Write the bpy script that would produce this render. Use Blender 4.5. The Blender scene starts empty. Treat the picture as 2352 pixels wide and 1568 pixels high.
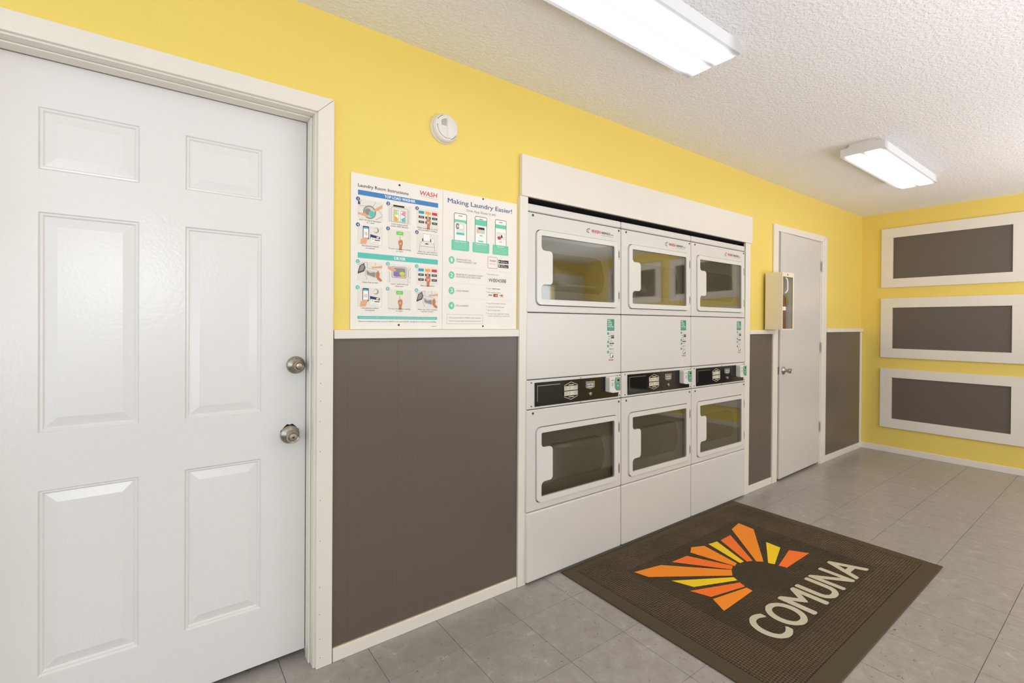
import bpy, bmesh, math, random
from mathutils import Vector, Matrix
from mathutils.geometry import tessellate_polygon
random.seed(7)
SC = bpy.context.scene
COL = SC.collection
PI = math.pi

# ------------------------------------------------------------------ camera
F_PX, YAW, PITCH, ROLL, CY = 1091.1, 0.932947514, -0.00551703, 0.00682865, 749.313
CAM = Vector((0, 0, 1.2731))
fw = Vector((math.cos(YAW)*math.cos(PITCH), math.sin(YAW)*math.cos(PITCH), math.sin(PITCH)))
rt = Vector((math.sin(YAW), -math.cos(YAW), 0)); up = rt.cross(fw)
c, s = math.cos(ROLL), math.sin(ROLL)
rt, up = c*rt + s*up, c*up - s*rt
cam = bpy.data.cameras.new('camera'); co = bpy.data.objects.new('camera', cam); COL.objects.link(co)
cam.sensor_width = 36; cam.lens = F_PX/2352*36; cam.shift_y = -(784-CY)/2352; cam.clip_start = 0.02
m = Matrix((rt, up, -fw)).transposed().to_4x4(); m.translation = CAM
co.matrix_world = m
SC.camera = co

# ------------------------------------------------------------------ world, light, exposure
SC.view_settings.view_transform = 'Standard'; SC.view_settings.look = 'None'
SC.view_settings.gamma = 1.0; SC.view_settings.use_curve_mapping = False
SC.view_settings.exposure = -0.08
SC.cycles.use_denoising = True
SC.cycles.max_bounces = 10; SC.cycles.diffuse_bounces = 7
SC.cycles.caustics_reflective = False; SC.cycles.caustics_refractive = False
SC.cycles.sample_clamp_indirect = 4.0
w = bpy.data.worlds.new('world'); SC.world = w; w.use_nodes = True
w.node_tree.nodes['Background'].inputs[0].default_value = (0.62, 0.80, 1.0, 1)
w.node_tree.nodes['Background'].inputs[1].default_value = 2.0
LENS_STRENGTH = 5.0
FILL_STRENGTH = 1.0
BOUNCE = 1.0

def area(name, loc, direction, sx, sy, power, color):      # rectangular lamp, for openings behind the camera and added fill
    l = bpy.data.lights.new(name, 'AREA'); l.shape = 'RECTANGLE'; l.size = sx; l.size_y = sy; l.energy = power; l.color = color
    o = bpy.data.objects.new(name, l); COL.objects.link(o); o.location = loc
    o.rotation_euler = Vector(direction).to_track_quat('-Z', 'Y').to_euler()
    return o
def rad(sx, sy, r): return r*PI*sx*sy          # watts for a wanted radiance
area('window_daylight', (-0.27, -2.38, 1.72), (0, 1, 0), 0.9, 0.66, rad(0.9, 0.66, 9.0), (0.95, 0.98, 1.0))
area('doorway_daylight', (-1.5, -2.38, 1.0), (0, 1, 0), 0.86, 1.9, rad(0.86, 1.9, 3.0), (0.84, 0.92, 1.0))
area('side_window_daylight', (-2.34, -0.35, 1.35), (1, 0, 0), 2.9, 1.7, rad(2.9, 1.7, 0.75), (0.82, 0.92, 1.08))  # added fill from the left, out of view

area('far_window_daylight', (4.4, -2.38, 1.4), (0, 1, 0), 1.7, 1.2, rad(1.7, 1.2, 5.5), (0.96, 0.96, 1.03))  # added fill to brighten the far end wall
# unseen upward lamps added behind the camera to brighten the ceiling
for fx, fp in ((-0.8, 20), (1.9, 34), (4.6, 34)): area('bounce_flash', (fx, -0.90, 1.10), (0, 0.06, 1), 1.2, 1.0, fp*BOUNCE, (0.98, 0.955, 1.0))

# ------------------------------------------------------------------ materials
def lin(v):
    v /= 255.0
    return v/12.92 if v <= 0.04045 else ((v+0.055)/1.055)**2.4
def rgb(r, g, b): return (lin(r), lin(g), lin(b), 1)
M = {}
def mat(name, col, rough=0.5, metal=0.0, spec=0.5, var=0.0, vscale=3.0, bump=0.0, bscale=60.0, bdist=0.002, emit=0, coat=0, bdetail=2.0):
    m = bpy.data.materials.new(name); m.use_nodes = True; nt = m.node_tree; b = nt.nodes['Principled BSDF']
    b.inputs['Base Color'].default_value = col; b.inputs['Roughness'].default_value = rough; b.inputs['Metallic'].default_value = metal
    b.inputs['Specular IOR Level'].default_value = spec; b.inputs['Coat Weight'].default_value = coat
    if emit: b.inputs['Emission Color'].default_value = col; b.inputs['Emission Strength'].default_value = emit
    tc = nt.nodes.new('ShaderNodeTexCoord')
    if var:
        n = nt.nodes.new('ShaderNodeTexNoise'); n.inputs['Scale'].default_value = vscale; n.inputs['Detail'].default_value = 5
        nt.links.new(tc.outputs['Object'], n.inputs['Vector'])
        mx = nt.nodes.new('ShaderNodeMix'); mx.data_type = 'RGBA'
        mx.inputs[6].default_value = tuple(x*(1-var) for x in col[:3])+(1,); mx.inputs[7].default_value = tuple(min(1, x*(1+var)) for x in col[:3])+(1,)
        nt.links.new(n.outputs['Fac'], mx.inputs[0]); nt.links.new(mx.outputs[2], b.inputs['Base Color'])
    if bump:
        n = nt.nodes.new('ShaderNodeTexNoise'); n.inputs['Scale'].default_value = bscale; n.inputs['Detail'].default_value = bdetail
        nt.links.new(tc.outputs['Object'], n.inputs['Vector'])
        bp = nt.nodes.new('ShaderNodeBump'); bp.inputs['Strength'].default_value = bump; bp.inputs['Distance'].default_value = bdist
        nt.links.new(n.outputs['Fac'], bp.inputs['Height']); nt.links.new(bp.outputs[0], b.inputs['Normal'])
    M[name] = m
    return m
mat('yellow_paint', rgb(233, 207, 104), 0.42, bump=0.25, bscale=140, bdist=0.001, var=0.02)
mat('ceiling_paint', rgb(240, 238, 237), 0.75)
mat('white_wall', rgb(236, 235, 233), 0.5)
mat('trim_paint', rgb(229, 222, 210), 0.35, var=0.03, vscale=8, bump=0.15, bscale=40, bdist=0.001)
mat('door_paint', rgb(229, 225, 221), 0.22, spec=0.5, bump=0.4, bscale=90, bdist=0.0013, var=0.012, vscale=2, bdetail=3)
mat('door_paint_flat', rgb(209, 204, 196), 0.30, bump=0.1, bscale=60, bdist=0.001, var=0.015)
mat('grey_paint', rgb(98, 88, 79), 0.38, bump=0.12, bscale=70, bdist=0.001, var=0.05, vscale=1.3)
mat('raw_edge', rgb(176, 150, 112), 0.7)
mat('brown_wood', rgb(120, 72, 38), 0.6)
mat('enamel', rgb(216, 212, 205), 0.30, spec=0.5, bump=0.05, bscale=300, bdist=0.0005)
mat('enamel_door', rgb(221, 218, 210), 0.25)
mat('seal', rgb(28, 26, 24), 0.6)
mat('dark_void', rgb(22, 18, 15), 0.9)
mat('liner', rgb(176, 171, 156), 0.4)
mat('drum', rgb(128, 122, 92), 0.15, spec=0.8)
mat('console_black', rgb(20, 18, 15), 0.10, spec=0.6)
mat('console_gloss', rgb(10, 9, 9), 0.04, spec=0.7)
mat('chrome', rgb(190, 186, 178), 0.22, metal=1)
mat('nickel', rgb(178, 168, 154), 0.30, metal=1, bump=0.1, bscale=200, bdist=0.0005)
mat('dark_metal', rgb(90, 86, 80), 0.35, metal=1)
mat('white_plastic', rgb(226, 222, 214), 0.4)
mat('board_white', rgb(235, 228, 218), 0.35)
mat('cabinet_beige', rgb(234, 222, 192), 0.35, var=0.02)
mat('cabinet_inside', rgb(200, 198, 184), 0.5)
mat('ink_black', rgb(30, 26, 24), 0.5); mat('ink_dark', rgb(70, 66, 62), 0.5); mat('ink_grey', rgb(140, 136, 130), 0.5)
mat('ink_pale', rgb(205, 200, 190), 0.5); mat('ink_white', rgb(240, 238, 232), 0.5)
mat('ink_blue', rgb(58, 124, 182), 0.45); mat('ink_navy', rgb(44, 84, 140), 0.45); mat('ink_deep', rgb(32, 40, 96), 0.45)
mat('ink_teal', rgb(84, 190, 176), 0.45); mat('ink_mint', rgb(104, 200, 164), 0.45)
mat('ink_red', rgb(204, 40, 34), 0.45); mat('ink_orange', rgb(240, 160, 60), 0.45); mat('ink_green', rgb(110, 200, 80), 0.45)
mat('ink_skin', rgb(222, 168, 130), 0.5); mat('ink_skin_dark', rgb(190, 124, 84), 0.5)
mat('ink_lime', rgb(190, 214, 90), 0.5); mat('ink_pink', rgb(238, 130, 160), 0.5); mat('ink_purple', rgb(140, 100, 180), 0.5); mat('ink_cyan', rgb(30, 150, 180), 0.5)
mat('sticker_green', rgb(28, 140, 114), 0.4); mat('card_green', rgb(98, 152, 136), 0.35)
mat('label_cream', rgb(214, 208, 184), 0.5); mat('badge_grey', rgb(120, 118, 110), 0.35, metal=0.5)
mat('olive', rgb(140, 132, 40), 0.5); mat('paper', rgb(240, 236, 226), 0.6)
mat('shadow_red', rgb(180, 60, 50), 0.5)  # muted red print ink
MAT_INK = dict(orange=mat('mat_orange', rgb(246, 140, 14), 0.7), coral=mat('mat_coral', rgb(248, 114, 22), 0.7), yellow=mat('mat_yellow', rgb(246, 204, 10), 0.7),
               cream=mat('mat_cream', rgb(196, 188, 162), 0.7))

def nodes_of(m): return m.node_tree.nodes, m.node_tree.links, m.node_tree.nodes['Principled BSDF']
# ceiling: knocked-down plaster texture
nd, lk, b = nodes_of(M['ceiling_paint'])
tc = nd.new('ShaderNodeTexCoord'); n1 = nd.new('ShaderNodeTexNoise'); n1.inputs['Scale'].default_value = 72; n1.inputs['Detail'].default_value = 4; n1.inputs['Distortion'].default_value = 0.4
lk.new(tc.outputs['Object'], n1.inputs['Vector'])
cr = nd.new('ShaderNodeValToRGB'); cr.color_ramp.elements[0].position = 0.42; cr.color_ramp.elements[1].position = 0.60
lk.new(n1.outputs['Fac'], cr.inputs[0]); bp = nd.new('ShaderNodeBump'); bp.inputs['Strength'].default_value = 0.5; bp.inputs['Distance'].default_value = 0.003
lk.new(cr.outputs[0], bp.inputs['Height']); lk.new(bp.outputs[0], b.inputs['Normal'])
# floor tile: speckled vinyl composition tile, each tile its own tone
m = mat('tile', rgb(150, 144, 137), 0.30, spec=0.4)
nd, lk, b = nodes_of(m)
tc = nd.new('ShaderNodeTexCoord'); geo = nd.new('ShaderNodeNewGeometry'); oi = nd.new('ShaderNodeObjectInfo')
na = nd.new('ShaderNodeTexNoise'); na.inputs['Scale'].default_value = 16; na.inputs['Detail'].default_value = 9; na.inputs['Roughness'].default_value = 0.72; na.inputs['Distortion'].default_value = 0.5
lk.new(geo.outputs['Position'], na.inputs['Vector'])
ra = nd.new('ShaderNodeValToRGB'); e = ra.color_ramp.elements
e[0].position = 0.34; e[0].color = rgb(150, 143, 136); e[1].position = 0.60; e[1].color = rgb(163, 157, 150)
e2 = e.new(0.68); e2.color = rgb(184, 178, 170)
lk.new(na.outputs['Fac'], ra.inputs[0])
nb = nd.new('ShaderNodeTexNoise'); nb.inputs['Scale'].default_value = 60; nb.inputs['Detail'].default_value = 2; nb.inputs['Distortion'].default_value = 1.2
lk.new(geo.outputs['Position'], nb.inputs['Vector'])
rb = nd.new('ShaderNodeValToRGB'); rb.color_ramp.elements[0].position = 0.27; rb.color_ramp.elements[0].color = (1, 1, 1, 1); rb.color_ramp.elements[1].position = 0.31; rb.color_ramp.elements[1].color = (0, 0, 0, 1)
lk.new(nb.outputs['Fac'], rb.inputs[0])
mx = nd.new('ShaderNodeMix'); mx.data_type = 'RGBA'; mx.inputs[7].default_value = rgb(108, 100, 92)
lk.new(rb.outputs[0], mx.inputs[0]); lk.new(ra.outputs[0], mx.inputs[6])
hs = nd.new('ShaderNodeHueSaturation'); mr = nd.new('ShaderNodeMapRange'); mr.inputs[3].default_value = 0.975; mr.inputs[4].default_value = 1.025
lk.new(oi.outputs['Random'], mr.inputs[0]); lk.new(mr.outputs[0], hs.inputs['Value']); lk.new(mx.outputs[2], hs.inputs['Color']); lk.new(hs.outputs[0], b.inputs['Base Color'])
mrr = nd.new('ShaderNodeMapRange'); mrr.inputs[3].default_value = 0.24; mrr.inputs[4].default_value = 0.40
lk.new(na.outputs['Fac'], mrr.inputs[0]); lk.new(mrr.outputs[0], b.inputs['Roughness'])
mat('tile_joint', rgb(108, 101, 94), 0.8)
# rubber mat: fine ribbed relief
def rubber(name, lo, hi, px, py, k):
    m = mat(name, hi, 0.62, spec=0.35)
    nd, lk, b = nodes_of(m)
    tc = nd.new('ShaderNodeTexCoord'); sp = nd.new('ShaderNodeSeparateXYZ'); lk.new(tc.outputs['Object'], sp.inputs[0])
    def wave(out, freq):
        a = nd.new('ShaderNodeMath'); a.operation = 'MULTIPLY'; a.inputs[1].default_value = freq; lk.new(out, a.inputs[0])
        b_ = nd.new('ShaderNodeMath'); b_.operation = 'SINE'; lk.new(a.outputs[0], b_.inputs[0]); return b_.outputs[0]
    wx = wave(sp.outputs['X'], 2*PI/px); wy = wave(sp.outputs['Y'], 2*PI/py)
    mm = nd.new('ShaderNodeMath'); mm.operation = 'MULTIPLY_ADD'; mm.inputs[1].default_value = k; lk.new(wy, mm.inputs[0]); lk.new(wx, mm.inputs[2])
    r_ = nd.new('ShaderNodeMapRange'); r_.inputs[1].default_value = -1.2; r_.inputs[2].default_value = 1.1; lk.new(mm.outputs[0], r_.inputs[0])
    cr = nd.new('ShaderNodeValToRGB'); cr.color_ramp.elements[0].color = lo; cr.color_ramp.elements[1].color = hi; cr.color_ramp.elements[1].position = 0.85
    lk.new(r_.outputs[0], cr.inputs[0])
    nz = nd.new('ShaderNodeTexNoise'); nz.inputs['Scale'].default_value = 3.5; nz.inputs['Detail'].default_value = 6; nz.inputs['Roughness'].default_value = 0.65; lk.new(tc.outputs['Object'], nz.inputs['Vector'])
    mz = nd.new('ShaderNodeMapRange'); mz.inputs[1].default_value = 0.3; mz.inputs[2].default_value = 0.7; mz.inputs[3].default_value = 0.72; mz.inputs[4].default_value = 1.25
    lk.new(nz.outputs['Fac'], mz.inputs[0]); hs = nd.new('ShaderNodeHueSaturation'); lk.new(mz.outputs[0], hs.inputs['Value']); lk.new(cr.outputs[0], hs.inputs['Color']); lk.new(hs.outputs[0], b.inputs['Base Color'])
    bp = nd.new('ShaderNodeBump'); bp.inputs['Strength'].default_value = 0.9; bp.inputs['Distance'].default_value = 0.004; lk.new(mm.outputs[0], bp.inputs['Height']); lk.new(bp.outputs[0], b.inputs['Normal'])
rubber('rubber', rgb(40, 28, 8), rgb(112, 92, 62), 0.0135, 0.0115, 0.6)
rubber('rubber_inlay', rgb(34, 24, 8), rgb(92, 74, 44), 0.0135, 0.0115, 0.45)
mat('rubber_edge', rgb(72, 61, 40), 0.55, spec=0.4, var=0.12, vscale=6)
mat('rubber_dark', rgb(56, 45, 28), 0.6, spec=0.35, bump=0.5, bscale=200, bdist=0.002)
# tinted dryer glass: part mirror, part see-through
m = bpy.data.materials.new('tinted_glass'); m.use_nodes = True; nt = m.node_tree; nt.nodes.clear(); nd, lk = nt.nodes, nt.links
tr = nd.new('ShaderNodeBsdfTransparent'); tr.inputs[0].default_value = (0.66, 0.65, 0.60, 1)
gl = nd.new('ShaderNodeBsdfGlossy'); gl.inputs[0].default_value = (0.9, 0.9, 0.86, 1); gl.inputs[1].default_value = 0.04
lw = nd.new('ShaderNodeLayerWeight'); pw = nd.new('ShaderNodeMath'); pw.operation = 'POWER'; pw.inputs[1].default_value = 2.2; lk.new(lw.outputs['Facing'], pw.inputs[0])
fr = nd.new('ShaderNodeMath'); fr.operation = 'MULTIPLY_ADD'; fr.inputs[1].default_value = 0.62; fr.inputs[2].default_value = 0.05; lk.new(pw.outputs[0], fr.inputs[0])
mxs = nd.new('ShaderNodeMixShader'); lk.new(fr.outputs[0], mxs.inputs[0]); lk.new(tr.outputs[0], mxs.inputs[1]); lk.new(gl.outputs[0], mxs.inputs[2])
out = nd.new('ShaderNodeOutputMaterial'); lk.new(mxs.outputs[0], out.inputs[0]); M['tinted_glass'] = m
# prismatic fluorescent lens: two tubes glow behind it
m = bpy.data.materials.new('lens'); m.use_nodes = True; nt = m.node_tree; nd, lk = nt.nodes, nt.links; b = nd['Principled BSDF']
b.inputs['Base Color'].default_value = (0.38, 0.38, 0.38, 1); b.inputs['Roughness'].default_value = 0.35
tc = nd.new('ShaderNodeTexCoord'); sp = nd.new('ShaderNodeSeparateXYZ'); lk.new(tc.outputs['Object'], sp.inputs[0])
ab = nd.new('ShaderNodeMath'); ab.operation = 'ABSOLUTE'; lk.new(sp.outputs['Y'], ab.inputs[0])
s1 = nd.new('ShaderNodeMath'); s1.operation = 'SUBTRACT'; s1.inputs[1].default_value = 0.052; lk.new(ab.outputs[0], s1.inputs[0])
a2 = nd.new('ShaderNodeMath'); a2.operation = 'ABSOLUTE'; lk.new(s1.outputs[0], a2.inputs[0])
g1 = nd.new('ShaderNodeMapRange'); g1.interpolation_type = 'SMOOTHSTEP'; g1.inputs[1].default_value = 0.012; g1.inputs[2].default_value = 0.058; g1.inputs[3].default_value = 1.0; g1.inputs[4].default_value = 0.09
lk.new(a2.outputs[0], g1.inputs[0])
ax = nd.new('ShaderNodeMath'); ax.operation = 'ABSOLUTE'; lk.new(sp.outputs['X'], ax.inputs[0])
g2 = nd.new('ShaderNodeMapRange'); g2.interpolation_type = 'SMOOTHSTEP'; g2.inputs[1].default_value = 0.50; g2.inputs[2].default_value = 0.58; g2.inputs[3].default_value = 1.0; g2.inputs[4].default_value = 0.35
lk.new(ax.outputs[0], g2.inputs[0])
mu = nd.new('ShaderNodeMath'); mu.operation = 'MULTIPLY'; lk.new(g1.outputs[0], mu.inputs[0]); lk.new(g2.outputs[0], mu.inputs[1])
m3 = nd.new('ShaderNodeMath'); m3.operation = 'MULTIPLY'; m3.inputs[1].default_value = LENS_STRENGTH; lk.new(mu.outputs[0], m3.inputs[0])
b.inputs['Emission Color'].default_value = (0.96, 0.965, 1.0, 1); lk.new(m3.outputs[0], b.inputs['Emission Strength']); M['lens'] = m

# ------------------------------------------------------------------ mesh helpers
class MB:
    """collects faces (with a material per face) and links them as one mesh object"""
    def __init__(self): self.v = []; self.f = []; self.mi = []; self.mats = []
    def _m(self, name):
        if name not in self.mats: self.mats.append(name)
        return self.mats.index(name)
    def add(self, vs, fs, mname):
        o = len(self.v); k = self._m(mname); self.v += [tuple(p) for p in vs]
        for f in fs: self.f.append(tuple(i+o for i in f)); self.mi.append(k)
    def box(self, x0, x1, y0, y1, z0, z1, mname):
        vs = [(x, y, z) for x in (x0, x1) for y in (y0, y1) for z in (z0, z1)]
        self.add(vs, [(0, 1, 3, 2), (4, 6, 7, 5), (0, 4, 5, 1), (2, 3, 7, 6), (0, 2, 6, 4), (1, 5, 7, 3)], mname); return self
    def plate(self, outer, holes, y0, y1, mname, axis='y'):
        """extrude an outline (u, v) with holes between two depths; axis y: (u, v)->(x, z), z: (x, y), x: (y, z)"""
        P = {'y': lambda u, v, d: (u, d, v), 'z': lambda u, v, d: (u, v, d), 'x': lambda u, v, d: (d, u, v)}[axis]
        loops = [outer] + list(holes); pts = [p for l in loops for p in l]; n = len(pts)
        tris = tessellate_polygon([[Vector((p[0], p[1], 0)) for p in l] for l in loops])
        vs = [P(p[0], p[1], y0) for p in pts] + [P(p[0], p[1], y1) for p in pts]
        fs = [tuple(t) for t in tris] + [tuple(i+n for i in reversed(t)) for t in tris]
        o = 0
        for l in loops:
            k = len(l)
            for i in range(k): j = (i+1) % k; fs.append((o+i, o+j, o+j+n, o+i+n))
            o += k
        self.add(vs, fs, mname); return self
    def lathe(self, prof, mname, n=32, center=(0, 0, 0), axis='-y', sq=1.0):
        """prof: list of (radius, height); height runs along axis"""
        vs = []; fs = []
        for r, h in prof:
            for i in range(n):
                a = 2*PI*i/n; u, v = r*math.cos(a), r*math.sin(a)*sq
                vs.append({'-y': (u, -h, v), 'z': (u, v, h), 'x': (h, u, v), '-x': (-h, u, v)}[axis])
        vs = [(p[0]+center[0], p[1]+center[1], p[2]+center[2]) for p in vs]
        for k in range(len(prof)-1):
            for i in range(n): j = (i+1) % n; fs.append((k*n+i, k*n+j, (k+1)*n+j, (k+1)*n+i))
        fs.append(tuple(range(n))[::-1]); fs.append(tuple((len(prof)-1)*n+i for i in range(n)))
        self.add(vs, fs, mname); return self
    def tube(self, pts, r, mname, n=8, flat=1.0):
        vs = []; fs = []; pts = [Vector(p) for p in pts]
        for i, p in enumerate(pts):
            t = (pts[min(i+1, len(pts)-1)]-pts[max(i-1, 0)]).normalized()
            a = t.cross(Vector((0.3, 0.9, 0.1))).normalized(); b_ = t.cross(a)
            for k in range(n): q = 2*PI*k/n; vs.append(p + a*r*math.cos(q) + b_*r*flat*math.sin(q))
        for i in range(len(pts)-1):
            for k in range(n): j = (k+1) % n; fs.append((i*n+k, i*n+j, (i+1)*n+j, (i+1)*n+k))
        fs.append(tuple(range(n))[::-1]); fs.append(tuple((len(pts)-1)*n+i for i in range(n)))
        self.add(vs, fs, mname); return self
    def build(self, name, parent=None, bevel=0.0, seg=2, smooth=False, loc=None):
        me = bpy.data.meshes.new(name); me.from_pydata(self.v, [], self.f)
        for k in self.mats: me.materials.append(M[k])
        me.polygons.foreach_set('material_index', self.mi)
        bm = bmesh.new(); bm.from_mesh(me); bmesh.ops.recalc_face_normals(bm, faces=bm.faces); bm.to_mesh(me); bm.free()
        if smooth:
            me.polygons.foreach_set('use_smooth', [True]*len(me.polygons))
        o = bpy.data.objects.new(name, me); COL.objects.link(o)
        if parent: o.parent = parent
        if loc: o.location = loc
        if bevel:
            md = o.modifiers.new('bevel', 'BEVEL'); md.width = bevel; md.segments = seg; md.limit_method = 'ANGLE'; md.angle_limit = math.radians(35); md.harden_normals = False
        if smooth:
            bm = bmesh.new(); bm.from_mesh(me)
            for e_ in bm.edges:
                if len(e_.link_faces) == 2 and e_.calc_face_angle(0) > math.radians(40): e_.smooth = False
            bm.to_mesh(me); bm.free()
        return o
def rrect(u0, u1, v0, v1, r, n=5):
    out = []
    for cx, cy, a0 in ((u1-r, v1-r, 0), (u0+r, v1-r, 90), (u0+r, v0+r, 180), (u1-r, v0+r, 270)):
        for k in range(n+1): a = math.radians(a0+90*k/n); out.append((cx+r*math.cos(a), cy+r*math.sin(a)))
    return out
def rect(u0, u1, v0, v1): return [(u0, v0), (u1, v0), (u1, v1), (u0, v1)]
def empty(name, loc=(0, 0, 0)):
    o = bpy.data.objects.new(name, None); COL.objects.link(o); o.location = loc; o.empty_display_size = 0.05; return o
def tag(o, label, cat, group=None):
    o['label'] = label; o['category'] = cat
    if group: o['group'] = group
    return o
def structure(o): o['kind'] = 'structure'; return o
def copy_tree(o, parent=None):
    c_ = o.copy(); COL.objects.link(c_); c_.parent = parent
    for ch in list(o.children): copy_tree(ch, c_)
    return c_

# ------------------------------------------------------------------ flat print (lettering and drawings lying on a surface)
_tc = bpy.data.curves.new('lettering_source', 'FONT'); _tc.resolution_u = 2
_to = bpy.data.objects.new('lettering_source', _tc); COL.objects.link(_to)
_cache = {}
def glyphs(txt, bold=0.0):
    k = (txt, bold)
    if k not in _cache:
        _tc.resolution_u = 8 if len(txt) == 1 else 4 if len(txt) < 24 else 2
        _tc.body = txt; _tc.offset = bold; _tc.size = 1.0
        bpy.context.view_layer.update()
        me = bpy.data.meshes.new_from_object(_to.evaluated_get(bpy.context.evaluated_depsgraph_get()))
        _cache[k] = ([tuple(v.co[:2]) for v in me.vertices], [tuple(p.vertices) for p in me.polygons]); bpy.data.meshes.remove(me)
    return _cache[k]
_hv, _ = glyphs('H'); CAP = max(v[1] for v in _hv)-min(v[1] for v in _hv)
class Print:
    """layers of ink on a plane; mp(u, v, lift) gives the 3-D point"""
    def __init__(self, mp, step=0.00012): self.mb = MB(); self.mp = mp; self.l = 0; self.step = step
    def poly(self, pts, ink):
        self.l += 1; d = 0.0003+self.l*self.step if self.l < 40 else 0.0003+(self.l % 40 + 8)*self.step
        tris = tessellate_polygon([[Vector((p[0], p[1], 0)) for p in pts]])
        self.mb.add([self.mp(p[0], p[1], d) for p in pts], [tuple(t) for t in tris], ink)
    def rect(self, u0, u1, v0, v1, ink): self.poly(rect(u0, u1, v0, v1), ink)
    def rr(self, u0, u1, v0, v1, r, ink): self.poly(rrect(u0, u1, v0, v1, r, 4), ink)
    def disc(self, u, v, r, ink, ry=None, n=20):
        ry = ry or r; self.poly([(u+r*math.cos(2*PI*i/n), v+ry*math.sin(2*PI*i/n)) for i in range(n)], ink)
    def line(self, pts, wd, ink):
        for a, b_ in zip(pts[:-1], pts[1:]):
            dx, dy = b_[0]-a[0], b_[1]-a[1]; L = math.hypot(dx, dy) or 1; nx, ny = -dy/L*wd/2, dx/L*wd/2
            self.poly([(a[0]+nx, a[1]+ny), (a[0]-nx, a[1]-ny), (b_[0]-nx, b_[1]-ny), (b_[0]+nx, b_[1]+ny)], ink)
    def frame(self, u0, u1, v0, v1, wd, ink):
        self.line([(u0, v0), (u1, v0)], wd, ink); self.line([(u0, v1), (u1, v1)], wd, ink); self.line([(u0, v0), (u0, v1)], wd, ink); self.line([(u1, v0), (u1, v1)], wd, ink)
    def text(self, s_, u, v, cap, ink, width=None, align='l', bold=0.0, shear=0.0):
        """u: left / centre / right; v: baseline; cap: capital height; width: total width to fit"""
        vs, fs = glyphs(s_)
        if not vs: return
        x0 = min(p[0] for p in vs); x1 = max(p[0] for p in vs); sy = cap/CAP; sx = width/(x1-x0) if width else sy
        wt = (x1-x0)*sx; off = {'l': 0, 'c': -wt/2, 'r': -wt}[align]
        self.l += 1; d = 0.0003+(self.l % 40 + 8)*self.step
        bw = max(bold, 0)*sy*0.9
        for q, (bx, by) in enumerate(((0, 0), (-bw, 0), (bw, 0), (0, bw*0.6), (0, -bw*0.6)) if bw else ((0, 0),)):
            self.mb.add([self.mp(u+off+bx+(p[0]-x0)*sx+p[1]*sy*shear, v+by+p[1]*sy, d+q*1e-6) for p in vs], fs, ink)
    def build(self, name, parent): return self.mb.build(name, parent)

# ================================================================== the setting
YW, XF, H = 1.83, 5.937, 2.42            # back wall plane, right wall plane, ceiling height
XL, YF, YB = -2.3, -2.3, 2.75            # left wall, front wall (behind the camera), back of the closets
# floor slab and tiles
fl = structure(MB().box(XL-0.12, XF+0.12, YF-0.12, YB, -0.12, -0.004, 'tile_joint').build('floor'))
TX, TY = 0.2965, 0.309
tile_meshes = {}
def tile_mesh(wx, wy):
    k = (round(wx, 4), round(wy, 4))
    if k not in tile_meshes:
        t = MB(); b_ = 0.0008; zt = 0.0
        t.add([(0, 0, -0.004), (wx, 0, -0.004), (wx, wy, -0.004), (0, wy, -0.004), (b_, b_, zt), (wx-b_, b_, zt), (wx-b_, wy-b_, zt), (b_, wy-b_, zt)],
              [(4, 5, 6, 7), (0, 1, 5, 4), (1, 2, 6, 5), (2, 3, 7, 6), (3, 0, 4, 7)], 'tile')
        o = t.build('tile'); tile_meshes[k] = o.data; bpy.data.objects.remove(o)
    return tile_meshes[k]
xs = [0.361+TX*i for i in range(-3, 19)] + [XF]; ys = [1.606-TY*i for i in range(0, 9)]
for i in range(len(xs)-1):
    for j in range(-1, len(ys)-1):
        y0 = ys[j+1]; y1 = ys[j] if j >= 0 else YW+0.2
        if xs[i+1] < 0.2 and y1 < 0.9: continue
        if y1 < 0.06*xs[i]-0.4: continue
        g = 0.0006
        o = bpy.data.objects.new('tile', tile_mesh(xs[i+1]-xs[i]-g, y1-y0-g)); COL.objects.link(o); o.parent = fl; o.location = (xs[i], y0, 0)
# the floor beyond the separately laid tiles
o = MB().box(XL, XF, YF, ys[-1]-0.001, -0.004, -0.0005, 'tile').build('floor_surface', fl); o['kind'] = 'stuff'
ceil = structure(MB().box(XL-0.12, XF+0.12, YF-0.12, YB, H, H+0.1, 'ceiling_paint').build('ceiling'))
mat('row_lens', (0.96, 0.965, 1.0, 1), 0.4, emit=FILL_STRENGTH)
for xc in (-0.9, 1.25, 4.1):             # unseen glowing strips added behind the camera for even fill
    MB().plate([(-0.767, 2.350), (-0.533, 2.350), (-0.533, 2.398), (-0.58, H-0.0005), (-0.72, H-0.0005), (-0.767, 2.398)], [], xc-0.6, xc+0.6, 'row_lens', axis='x').build('light_strip', ceil)

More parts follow.
